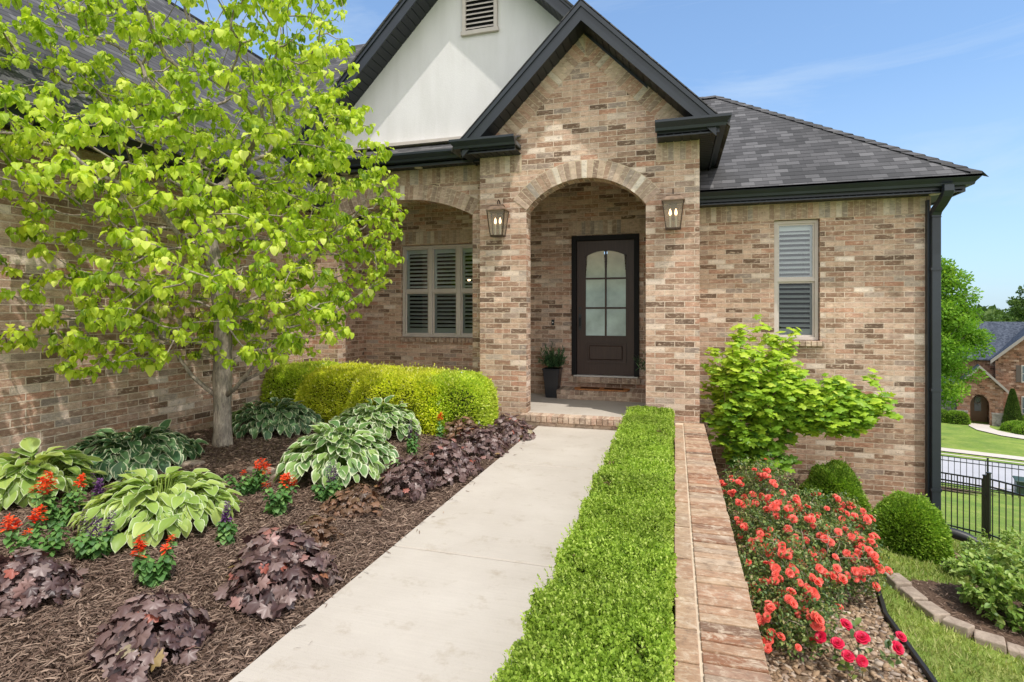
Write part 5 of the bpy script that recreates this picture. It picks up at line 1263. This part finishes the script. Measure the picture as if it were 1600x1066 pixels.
tplR = (np.array(IV) * np.array([.55, .85, .2]) * 1.0, IF, np.zeros((len(IV), 2)))
a = rng.uniform(0, 2 * PI, n); D = np.stack([np.cos(a), np.sin(a), rng.normal(0, .3, n)], 1)
V, F, A = scatter(tplR, P, D, nrm(np.stack([rng.normal(0, .35, n), rng.normal(0, .35, n), np.ones(n)], 1)), rng.uniform(.02, .058, n) * rng.uniform(.7, 1.1, n)); V += rng.normal(0, .0025, V.shape)
tag(npmesh('gravel', V, F, M['stonechip'], attrs={'tint': A}, smooth=False), 'flat brown and tan pebbles spread under the rose bushes', 'gravel', kind='stuff')
# black plastic edging strips
def strip(pts, name, label, h=.07, th=.03):
    m_ = MB(); pr = None; Q = []
    pts = [Vector((x, y, 0)) for x, y in pts]; fine = []
    for a, b in zip(pts[:-1], pts[1:]):
        k = max(2, int((b - a).length / .12)); fine += [a.lerp(b, i / k) for i in range(k)]
    fine.append(pts[-1])
    for i, p in enumerate(fine):
        d_ = (fine[min(i + 1, len(fine) - 1)] - fine[max(i - 1, 0)]).normalized(); nn = Vector((-d_.y, d_.x, 0)) * th / 2; z = float(slope(p.x, p.y)); Q.append([(p + nn) + Vector((0, 0, z - .03)), (p - nn) + Vector((0, 0, z - .03)), (p - nn) + Vector((0, 0, z + h)), (p + nn) + Vector((0, 0, z + h))])
    for A, B in zip(Q[:-1], Q[1:]):
        for k in range(4): m_.poly([A[k], A[(k + 1) % 4], B[(k + 1) % 4], B[k]])
    m_.poly(Q[0]); m_.poly(Q[-1][::-1]); return tag(m_.build(name, M['rubber'], merge=True, smooth=False), label, 'edging', 'black edging strips')
strip([(1.80, .5), (1.84, 4.0), (1.86, 4.9), (1.85, 5.78), (1.96, 6.35), (2.12, 7.0)], 'edging_strip', 'black plastic edging strip between the rose gravel and the lawn')
strip([(2.28, 8.22), (2.62, 8.0), (3.01, 7.55), (3.3, 7.38)], 'edging_strip', 'black plastic edging strip below the round boxwood')
# corrugated drain pipe
m_ = MB(); pts = []; rr = []
for i in range(44):
    t = i / 43; a = t * 1.5; pts.append((3.30 + .36 * math.sin(a) * 1.0, 8.28 - .20 * t, float(slope(3.3, 8.1)) + .13 + .17 * math.cos(a * 1.05) - .06)); rr.append(.062 + .005 * (i % 2))
m_.tube(pts, rr, 14); o = m_.build('drain_pipe', M['rubber'], smooth=True, merge=True); tag(o, 'black corrugated drain pipe curving out of the bed beside the boxwood', 'pipe')

# mulch island with stone edging and shrubs, right
ipoly = [(2.22, 6.72), (2.30, 6.2), (2.42, 5.85), (2.90, 5.68), (3.6, 5.4), (5.2, 4.9), (5.2, 7.6), (4.0, 8.2), (3.3, 7.25), (2.75, 6.95)]
V, F = grid_mesh(np.arange(2.1, 5.3, .045), np.arange(4.8, 8.4, .045), lambda x, y: slope(x, y) + .02 + .01 * np.sin(21 * x) * np.sin(27 * y), lambda x, y: inpoly(x, y, ipoly))
tag(npmesh('mulch_island', V, F, M['mulch_soil']), 'mulched island bed on the lawn with stone edging', 'bed', kind='structure')
n = 9000; P = np.stack([rng.uniform(2.2, 5.2, n), rng.uniform(4.9, 8.2, n), np.zeros(n)], 1); P = P[inpoly(P[:, 0], P[:, 1], ipoly)]; n = len(P); P[:, 2] = slope(P[:, 0], P[:, 1]) + .025 + rng.uniform(0, .02, n)
a = rng.uniform(0, 2 * PI, n); V, F, A = scatter(CHIP, P, np.stack([np.cos(a), np.sin(a), rng.normal(0, .15, n)], 1), nrm(rdir(n) * .4 + np.array([0, 0, 1.])), rng.uniform(.02, .06, n), rng.beta(1.8, 2.2, n))
tag(npmesh('island_mulch', V, F, M['chip'], attrs={'tint': A}, smooth=False), 'bark mulch on the stone edged island bed', 'mulch', kind='stuff')
line = [(2.20, 6.74), (2.24, 6.48), (2.29, 6.22), (2.37, 5.97), (2.53, 5.82), (2.74, 5.73), (2.96, 5.65), (3.2, 5.56), (3.45, 5.45), (3.75, 5.33), (4.05, 5.22), (4.4, 5.1)]
wh = ['first', 'second', 'third', 'fourth', 'fifth', 'sixth', 'seventh', 'eighth', 'ninth', 'tenth', 'eleventh']
for i in range(len(line) - 1):
    a, b = Vector(line[i]), Vector(line[i + 1]); c = (a + b) / 2; L = (b - a).length; z = float(slope(c.x, c.y)); m_ = MB(); hh = .085 + rng.uniform(-.015, .015); w_ = .075 + rng.uniform(-.01, .012)
    q = lambda: rng.normal(0, .008)
    m_.hexa([(-L * .47 + q(), -w_ + q(), -.05), (L * .47 + q(), -w_ + q(), -.05), (L * .47 + q(), w_ + q(), -.05), (-L * .47 + q(), w_ + q(), -.05), (-L * .46 + q(), -w_ * .9 + q(), hh + q()), (L * .46 + q(), -w_ * .9 + q(), hh + q()), (L * .46 + q(), w_ * .9 + q(), hh + q()), (-L * .46 + q(), w_ * .9 + q(), hh + q())])
    o = m_.build('edging_stone', M['stone'], bevel=.012, segs=2); o.location = (c.x, c.y, z); o.rotation_euler = (0, 0, math.atan2((b - a).y, (b - a).x))
    tag(o, 'tan edging block of the island bed, ' + wh[i] + ' counting from the rose side', 'edging stone', 'stone blocks edging the island bed')
def openshrub(x, y, rx_, h, ntw, m_, label, leaf=.045, tpl=OVAL, name='leafy_bush', group=None, per=9):
    z0 = float(slope(x, y)); root = empty(name, (x, y, z0), 0, label, 'bush', group); T = []
    while len(T) < ntw:
        d_ = rdir(1)[0] * rng.random() ** .33; p = np.array([d_[0] * rx_, d_[1] * rx_, h * (.52 + .5 * d_[2])])
        if p[2] > .05: T.append(p)
    Pn, par, tips = grow([(0, 0, 0), (0, 0, .06), (0, 0, .12)], np.array(T), step=.1, bias=.04, wob=.2)
    V, F = tubes(Pn, par, radii(par, .0025, 2.4, .014), 5); npmesh('branches', V, F, M['stem'], root, world=False)
    parts = []; idx = np.arange(4, len(Pn))
    for _ in range(per):
        k = len(idx); dv = nrm(Pn[idx] - Pn[par[idx]]); parts.append(scatter(tpl, Pn[idx] + rng.normal(0, .02, (k, 3)), nrm(dv + .9 * rdir(k)), nrm(rdir(k) * .6 + np.array([0, -.1, 1.])), rng.uniform(.7, 1.3, k) * leaf, np.clip(rng.normal(.35, .18, k) + .35 * Pn[idx][:, 2] / h, 0, 1)))
    V, F, A = merge(*parts); V[:, 2] = np.maximum(V[:, 2], .01); npmesh('foliage', V, F, m_, root, {'tint': A}, world=False); return root
openshrub(3.18, 6.45, .52, .66, 230, M['shrubR'], 'leafy green bush at the right edge inside the stone edged island', .06, group='bushes on the island bed')
openshrub(3.78, 7.55, .55, .62, 240, M['shrubR'], 'fine leaved green bush behind the front bush, near the fence gate', .036, group='bushes on the island bed', per=12)
openshrub(3.05, 7.35, .13, .2, 30, M['shrubR'], 'little green seedling beside the drain pipe', .03, group='bushes on the island bed')
openshrub(4.0, 6.3, .5, .62, 170, M['shrubR'], 'green bush cut off by the right edge of the photo', .055, group='bushes on the island bed')

# grass blades on the near lawn
n = 110000; P = np.stack([rng.uniform(1.8, 7, n), 2.8 + 11 * rng.random(n) ** 1.5, np.zeros(n)], 1)
d, u = cam_px(P); k = (u > .55) & (u < 1.0) & (d > 2); k &= ~inpoly(P[:, 0], P[:, 1], gpoly) & ~inpoly(P[:, 0], P[:, 1], ipoly) & ~((P[:, 0] < 3.55) & (P[:, 1] > 9.2)); P = P[k]; n = len(P); P[:, 2] = slope(P[:, 0], P[:, 1]) - .003
BL = (np.array([(-.09, 0, 0), (.09, 0, 0), (.05, .6, .05), (0, 1, .2), (-.06, .55, .05)]), np.array([(0, 1, 2, 3, 4)]), np.array([(0, 0)] * 5))
D = nrm(np.stack([rng.normal(0, .5, n), rng.normal(0, .5, n), np.ones(n)], 1)); V, F, A = scatter(BL, P, D, rdir(n), rng.uniform(.02, .05, n) * (1 + .08 * P[:, 1]), np.clip(rng.beta(2, 2.4, n), 0, 1))
tag(npmesh('grass', V, F, M['grassb'], attrs={'tint': A}), 'short mown grass blades on the near lawn', 'grass', kind='stuff')

# ------------------------------------------------------------------ iron fences
def fence(pts, name, label, cat, hgt=1.32, group=None, rails=(.12, 1.12, 1.28), sp=.115, posts=(1, 1), r=.008, gate=False):
    a, b = Vector(pts[0]), Vector(pts[1]); L = (b - a).length; dv = (b - a) / L; z0 = float(slope(a.x, a.y)); z1 = float(slope(b.x, b.y))
    root = empty(name, (a.x, a.y, z0), math.atan2(dv.y, dv.x), label, cat, group); g = lambda t: (float(slope((a + dv * t).x, (a + dv * t).y)) - z0)
    top = lambda t: (z1 - z0) * t / L
    for rz in rails:
        m_ = MB(); m_.hexa([(0, -.014, rz + top(0)), (L, -.014, rz + top(L)), (L, .014, rz + top(L)), (0, .014, rz + top(0)), (0, -.014, rz + top(0) + .03), (L, -.014, rz + top(L) + .03), (L, .014, rz + top(L) + .03), (0, .014, rz + top(0) + .03)])
        m_.build('rail', M['iron'], root, world=False)
    m_ = MB(); t = sp * .6
    while t < L - .03: m_.box(t - r, t + r, -r, r, .05 + top(t), rails[-1] + top(t)); t += sp
    m_.build('pickets', M['iron'], root, world=False)
    for k, t in zip(posts, (0, L)):
        if k:
            m_ = MB(); s_ = .03 if not gate else .024; m_.box(t - s_, t + s_, -s_, s_, -.1 + top(t), hgt + .06 + top(t)); m_.box(t - s_ - .008, t + s_ + .008, -s_ - .008, s_ + .008, hgt + .06 + top(t), hgt + .085 + top(t)); m_.build('post', M['iron'], root, world=False, bevel=.004)
    return root, L, top
P1 = Vector((6.24, 13.72)); dv = (Vector((6.62, 13.29)) - Vector((5.94, 14.94))).normalized(); dv = Vector((.62, -.785)).normalized()
gt_, L, top = fence((P1 - dv * 1.22, P1 - dv * .07), 'fence_gate', 'black iron picket gate hanging left of the thick gate post', 'gate', 1.28, rails=(.12, 1.10, 1.25), gate=True)
for z in (.3, 1.0): m_ = MB(); m_.box(L - .01, L + .06, -.03, .03, z, z + .07); m_.build('hinge', M['iron'], gt_, world=False)
fence((P1, P1 + dv * 6.0), 'iron_fence', 'black iron picket fence running right from the gate', 'fence', 1.34, 'black iron fences')
fence((P1 - dv * 3.6, P1 - dv * 1.28), 'iron_fence', 'black iron picket fence left of the gate, behind the downspout', 'fence', 1.34, 'black iron fences')
fd = Vector((.94, -.341)).normalized(); F0 = Vector((11.75, 25.9))
fence((F0 - fd * 3.6, F0), 'iron_fence', 'distant black iron fence by the road, left of its tall post', 'fence', 1.34, 'black iron fences', sp=.19, r=.01)
fence((F0 + fd * .02, F0 + fd * 6), 'iron_fence', 'distant black iron fence by the road, right of its tall post', 'fence', 1.34, 'black iron fences', sp=.19, r=.01, posts=(0, 1))
# utility box
ub = empty('utility_box', (14.2, 27.4, float(slope(14.2, 27.4))), R(-20), 'dark green metal utility box at the roadside behind the fence', 'utility box')
m_ = MB(); m_.box(-.75, .75, -.4, .4, 0, .62); m_.build('cabinet', plain('utility_green', (.025, .05, .035), .5), ub, world=False, bevel=.02); m_ = MB(); m_.box(-.8, .8, -.45, .45, .62, .68); m_.build('lid', plain('utility_lid', (.03, .06, .04), .5), ub, world=False, bevel=.02)

# ------------------------------------------------------------------ road, pavements and far garden
e1 = np.array([.94, -.341]); e2 = np.array([.341, .94])
def far_sheet(name, s0, s1, m_, dz, label, l0=-60, l1=60):
    ls = np.linspace(l0, l1, 61); ss_ = np.linspace(s0, s1, max(3, int((s1 - s0) / .5) + 1)); Lg, Sg = np.meshgrid(ls, ss_, indexing='ij'); X = Lg * e1[0] + Sg * e2[0]; Y = Lg * e1[1] + Sg * e2[1]; Z = slope(X, Y) + dz
    ny = len(ss_); V = np.stack([X, Y, Z], -1).reshape(-1, 3); i, j = np.meshgrid(np.arange(len(ls) - 1), np.arange(ny - 1), indexing='ij'); a = (i * ny + j).ravel(); F = np.stack([a, a + ny, a + ny + 1, a + 1], 1)
    tag(npmesh(name, V, F, m_), label, name, kind='structure')
far_sheet('road', 31.2, 38.8, M['road'], .03, 'pale grey residential road across the hillside')
far_sheet('kerb', 38.8, 39.1, M['concrete_far'], .14, 'far concrete kerb'); far_sheet('kerb', 30.9, 31.2, M['concrete_far'], .14, 'near concrete kerb')
far_sheet('pavement', 40.6, 42.0, M['concrete_far'], .05, 'concrete pavement across the road')
# curved walk to the far door
HO = np.array([24.39, 55.05]); 
def fl(lx, ly):
    lx = lx * .64; return (HO[0] + lx * e1[0] + ly * e2[0], HO[1] + lx * e1[1] + ly * e2[1])
cur = [(-.0, -.3, 1.0), (-.3, -2.5, 1.0), (.2, -4.8, 1.1), (1.8, -6.8, 1.2), (4.2, -8.0, 1.2), (8, -8.8, 1.2), (14, -9.0, 1.2)]
V = []; 
for i, (lx, ly, hw_) in enumerate(cur):
    a = cur[max(0, i - 1)]; b = cur[min(len(cur) - 1, i + 1)]; t = Vector((b[0] - a[0], b[1] - a[1])).normalized(); nn = Vector((-t.y, t.x))
    for s_ in (1, -1):
        x, y = fl(lx + nn.x * hw_ * s_, ly + nn.y * hw_ * s_); V.append((x, y, float(slope(x, y)) + .06))
V = np.array(V); F = np.array([(2 * i, 2 * i + 2, 2 * i + 3, 2 * i + 1) for i in range(len(cur) - 1)]); tag(npmesh('far_walk', V, F, M['concrete_far']), 'curved concrete walk to the far front door', 'path', kind='structure')

# far house
fz = -7.7
fh = empty('neighbour_house', (HO[0], HO[1], fz), math.atan2(e1[1], e1[0]), 'two storey pinkish brick house with blue grey roof across the road', 'house')
fh.scale = (.64, 1, 1)
M['fbrick'] = brick_mat('far_brick', (.80, .66, .62), bw=.5, rh=.16); M['fstone'] = soil('far_stone', [(.35, (.18, .16, .14)), (.65, (.42, .38, .33))], 3, .6); M['ftrim'] = plain('far_trim', (.32, .28, .25), .6)
M['fwin'] = plain('far_glass', (.10, .13, .15), .15, .6); M['shut'] = plain('far_shutter', (.10, .075, .06), .7)
def fp(mb, name, m_, par=fh, **k): return mb.build(name, m_, par, world=False, **k)
m_ = MB(); m_.box(-9, 12, 1.6, 11, 0, 5.5); m_.prism([(1.7, 0), (10.7, 0), (10.7, 5.5), (6.2, 8.4), (1.7, 5.5)], .9, 4); fp(m_, 'wall', M['fbrick'])
ap3, _i = arch_pts(-.95, .95, 1.7, 2.5, 14)
m_ = MB(); m_.prism([(-2.3, 0), (-.95, 0)] + ap3[::-1] + [(.95, 0), (2.3, 0), (2.3, 3.1), (0, 4.7), (-2.3, 3.1)], -.4, -.1); m_.box(-2.3, -2.0, -.1, 1.6, 0, 3.1); m_.box(2.0, 2.3, -.1, 1.6, 0, 3.1); fp(m_, 'porch_wall', M['fbrick'])
for q in ((-4.4, -2.35, .6, 1.6, 0, 3.0), (1.2, 2.34, -.44, -.41, 0, 1.0), (-2.34, -1.2, -.44, -.41, 0, 1.0)): m_ = MB(); m_.box(*q); fp(m_, 'stone_veneer', M['fstone'])
m_ = MB(); m_.box(1.15, 2.4, -.5, -.4, 1.0, 1.12); m_.box(-2.4, -1.15, -.5, -.4, 1.0, 1.12); m_.box(1.7, 10.7, .8, .9, 1.0, 1.12); fp(m_, 'stone_ledge', M['ftrim'])
m_ = MB(); slab(m_, [(-9.5, 1.1, 5.4), (12.5, 1.1, 5.4), (10, 6.2, 8.5), (-7, 6.2, 8.5)], (1, 0, 0), .12); slab(m_, [(-7, 6.2, 8.5), (10, 6.2, 8.5), (12.5, 11.4, 5.4), (-9.5, 11.4, 5.4)], (1, 0, 0), .12)
slab(m_, [(-9.5, 1.1, 5.4), (-7, 6.2, 8.5), (-9.5, 11.4, 5.4)], (0, 1, 0), .12); slab(m_, [(12.5, 1.1, 5.4), (12.5, 11.4, 5.4), (10, 6.2, 8.5)], (0, 1, 0), .12)
slab(m_, [(6.2, .4, 8.62), (1.2, .4, 5.38), (1.2, 3.5, 5.38), (6.2, 6.4, 8.62)], (0, 1, 0), .12); slab(m_, [(6.2, .4, 8.62), (6.2, 6.4, 8.62), (11.2, 3.5, 5.38), (11.2, .4, 5.38)], (0, 1, 0), .12)
slab(m_, [(0, -.7, 4.95), (-2.7, -.7, 3.05), (-2.7, 2, 3.05), (0, 2, 4.95)], (0, 1, 0), .1); slab(m_, [(0, -.7, 4.95), (0, 2, 4.95), (2.7, 2, 3.05), (2.7, -.7, 3.05)], (0, 1, 0), .1)
slab(m_, [(-4.8, .2, 3.0), (-2.3, .2, 3.0), (-2.3, 1.6, 3.9), (-4.8, 1.6, 3.9)], (1, 0, 0), .1); fp(m_, 'roof', M['shingle_far'])
m_ = MB()
for a, b in (((6.2, 8.64), (1.15, 5.36)), ((6.2, 8.64), (11.25, 5.36)),): m_.hexa([(a[0], .34, a[1] - .3), (b[0], .34, b[1] - .3), (b[0], .4, b[1] - .3), (a[0], .4, a[1] - .3), (a[0], .34, a[1]), (b[0], .34, b[1]), (b[0], .4, b[1]), (a[0], .4, a[1])])
for a, b in (((0, 4.97), (-2.75, 3.02)), ((0, 4.97), (2.75, 3.02))): m_.hexa([(a[0], -.78, a[1] - .25), (b[0], -.78, b[1] - .25), (b[0], -.7, b[1] - .25), (a[0], -.7, a[1] - .25), (a[0], -.78, a[1]), (b[0], -.78, b[1]), (b[0], -.7, b[1]), (a[0], -.7, a[1])])
fp(m_, 'fascia', M['ftrim'])
m_ = MB(); m_.box(-.95, .95, 1.5, 1.58, 0, 2.6); dd_ = fp(m_, 'door', plain('far_door', (.20, .10, .045), .4)); m_ = MB(); m_.box(-.35, .35, 1.46, 1.5, .9, 2.1); fp(m_, 'pane', M['fwin'], dd_)
m_ = MB(); N_ = 20
for i in range(N_):
    a, b = 2 * PI * i / N_, 2 * PI * (i + 1) / N_; m_.tube([(.3 * math.cos(a), 1.42, 1.85 + .3 * math.sin(a)), (.3 * math.cos(b), 1.42, 1.85 + .3 * math.sin(b))], .06, 6)
fp(m_, 'wreath', M['ftrim'], dd_)
def fwin(x0, x1, z0, z1, y):
    m_ = MB(); m_.box(x0 - .08, x1 + .08, y - .05, y, z0 - .1, z1 + .08); f = fp(m_, 'window', plain('far_frame', (.55, .50, .45), .6))
    zm = (z0 + z1) / 2
    for c, d_ in ((z0, zm - .03), (zm + .03, z1)): m_ = MB(); m_.box(x0, x1, y - .06, y - .05, c, d_); fp(m_, 'pane', M['fwin'], f)
fwin(4.3, 5.4, 3.7, 4.95, .9); fwin(4.3, 5.5, .55, 2.4, .9); fwin(6.6, 7.8, .55, 2.4, .9); fwin(6.8, 7.9, 3.7, 4.95, .9)
for x in (3.7, 5.5): m_ = MB(); m_.box(x, x + .5, .84, .89, 3.6, 5.0); fp(m_, 'shutter', M['shut'])
# far planting
def fbush(lx, ly, dims, label, m_=M['box'], e=2.4, n=2600, leaf=.12, name='far_shrub'):
    x, y = fl(lx, ly); return shrub(name, (x, y, float(slope(x, y))), dims, n, leaf, m_, label, 'shrub', 'clipped shrubs before the far house', e=e, lump=.05, ls=2, jitter=.05)
fbush(-2.3, -1.3, (.7, .6, 1.0), 'square clipped shrub just left of the far door', M['boxD'], 4); fbush(-4.2, -1.2, (.7, .6, 1.0), 'leftmost clipped shrub before the far house', M['boxD'], 4)
fbush(3.2, -3.2, (1.0, .8, .75), 'lime mound furthest left beside the far walk', M['lime']); fbush(4.2, -4.6, (1.1, .8, .8), 'lime mound in front beside the far walk', M['lime']); fbush(6.2, -4.0, (1.0, .8, .8), 'lime mound at the right beside the far walk', M['lime'])
fbush(4.9, -.2, (.8, .6, .95), 'dark clipped shrub below the far window', M['boxD'], 4)
x, y = fl(3.15, -.5); cr = empty('conical_evergreen', (x, y, float(slope(x, y))), 0, 'narrow conical evergreen beside the far front door', 'evergreen')
n = 6000; t = rng.random(n) ** .8; a = rng.uniform(0, 2 * PI, n); rr = .62 * (1 - t) ** .8 * rng.uniform(.85, 1.05, n) + .03; P = np.stack([np.cos(a) * rr, np.sin(a) * rr, .1 + t * 3.0], 1); D = nrm(np.stack([np.cos(a), np.sin(a), np.ones(n)], 1)); V, F, A = scatter(SMALL, P, D, rdir(n), .12); npmesh('foliage', V, F, M['farleafD'], cr, {'tint': A}, world=False)
m_ = MB(); m_.tube([(0, 0, 0), (0, 0, 2.9)], [.35, .03], 10); m_.build('trunk', M['core'], cr, world=False)
# mulch patches on the neighbour lawn
for i, (lx, s_, label) in enumerate(((1.2, 28.3, 'dark mulch patch on the lower lawn, far one'), (.6, 27.0, 'dark mulch patch on the lower lawn, near one'))):
    cx, cy = e1 * lx + e2 * s_; k = 18; V = [(cx, cy, float(slope(cx, cy)) + .06)] + [(cx + 1.3 * math.cos(2 * PI * j / k) * e1[0] + .35 * math.sin(2 * PI * j / k) * e2[0], cy + 1.3 * math.cos(2 * PI * j / k) * e1[1] + .35 * math.sin(2 * PI * j / k) * e2[1], 0) for j in range(k)]
    V = np.array(V); V[1:, 2] = slope(V[1:, 0], V[1:, 1]) + .05; F = np.array([(0, 1 + j, 1 + (j + 1) % k) for j in range(k)]); tag(npmesh('mulch_patch', V, F, M['mulch_soil']), label, 'bed', kind='structure')

# background trees
def bigtree(x, y, h, cr_, m_, label, n=14000, leaf=.2, base=.18, name='street_tree', group='trees in the distance', clumps=70, z0=None):
    z0 = float(slope(x, y)) if z0 is None else z0; root = empty(name, (x, y, z0), 0, label, 'tree', group); T = []
    while len(T) < clumps:
        d_ = rdir(1)[0] * rng.random() ** .36; zz = h * (base + (1 - base) * (.5 + .5 * d_[2])); w_ = cr_ * (1.12 - .45 * (zz / h)); T.append((d_[0] * w_, d_[1] * w_, zz))
    T = np.array(T); Pn, par, tips = grow([(0, 0, 0), (0, 0, h * .08), (0, 0, h * .18), (.05, 0, h * .3), (0, .05, h * .45), (0, 0, h * .6)], T, step=h * .06, bias=.2, wob=.15)
    V, F = tubes(Pn, par, np.maximum(radii(par, .02, 2.2), .012)); npmesh('trunk', V, F, M['bark'], root, world=False)
    c = rng.integers(0, len(T), n); off = rng.normal(0, 1, (n, 3)); off = off / np.linalg.norm(off, axis=1, keepdims=True) * (rng.random(n) ** .4)[:, None] * cr_ * .27 * np.array([1, 1, .72]); sh = rng.normal(0, .12, len(T))[c]
    P = T[c] + off; V, F, A = scatter(SMALL, P, nrm(off + rdir(n) * cr_ * .2), rdir(n) + np.array([0, 0, .6]), rng.uniform(.6, 1.3, n) * leaf, np.clip(.5 + sh + .9 * off[:, 2] / cr_ + rng.normal(0, .12, n), 0, 1)); V[:, 2] = np.maximum(V[:, 2], .1)
    npmesh('crown', V, F, m_, root, {'tint': A}, world=False)
def at(px_u, t):  # direction helper: angle from the view axis given as tangent, distance t
    s_, c_ = math.sin(R(16.5)), math.cos(R(16.5)); return t * (-s_ + px_u * c_), t * (c_ + px_u * s_)
x, y = at(.775, 36); bigtree(x, y, 11.6, 2.75, M['farleaf'], 'bright green leafy tree standing behind the downspout', 34000, .2, .16, clumps=130)
for i, (u_, t, h, c_, lab) in enumerate(((.85, 82, 9.3, 6, 'low distant tree just right of the bright green tree'), (.90, 86, 9.6, 6, 'round distant tree above the far roof ridge'), (.955, 80, 10, 6, 'distant tree over the right part of the far roof'), (1.01, 84, 11, 6, 'distant tree beyond the right edge of the far roof'), (.80, 90, 9.5, 6, 'distant tree mostly behind the bright green tree'))):
    x, y = at(u_, t); bigtree(x, y, h, c_, M['farleafD'], lab, 9000, .5, .1, 'distant_tree', clumps=60)
x, y = at(.945, 62); bigtree(x, y, 12.2, 2.6, M['farleafD'], 'dark leafy tree top at the right edge above the far house', 8000, .32, .3, 'distant_tree', clumps=40)
# hazy wooded ridge closing the view
V = []; n = 30000; a = rng.uniform(-.9, 1.35, n); d_ = rng.uniform(120, 190, n); X, Y = d_ * np.sin(a), d_ * np.cos(a); hgt = 9.4 + 1.4 * np.sin(a * 23) + .9 * np.sin(a * 61 + 1); Z = -7.7 + hgt * rng.random(n) ** .6
P = np.stack([X, Y, Z], 1); Vv, F, A = scatter(SMALL, P, rdir(n), rdir(n) + np.array([0, 0, .5]), rng.uniform(1.2, 2.6, n), np.clip(rng.normal(.5, .2, n), 0, 1)); tag(npmesh('far_woods', Vv, F, M['farleafD'], attrs={'tint': A}), 'wooded horizon beyond the far house', 'woods', kind='stuff')
# bare pole-like fallen branch glimpsed above the far roof
print('objects', len(bpy.data.objects))
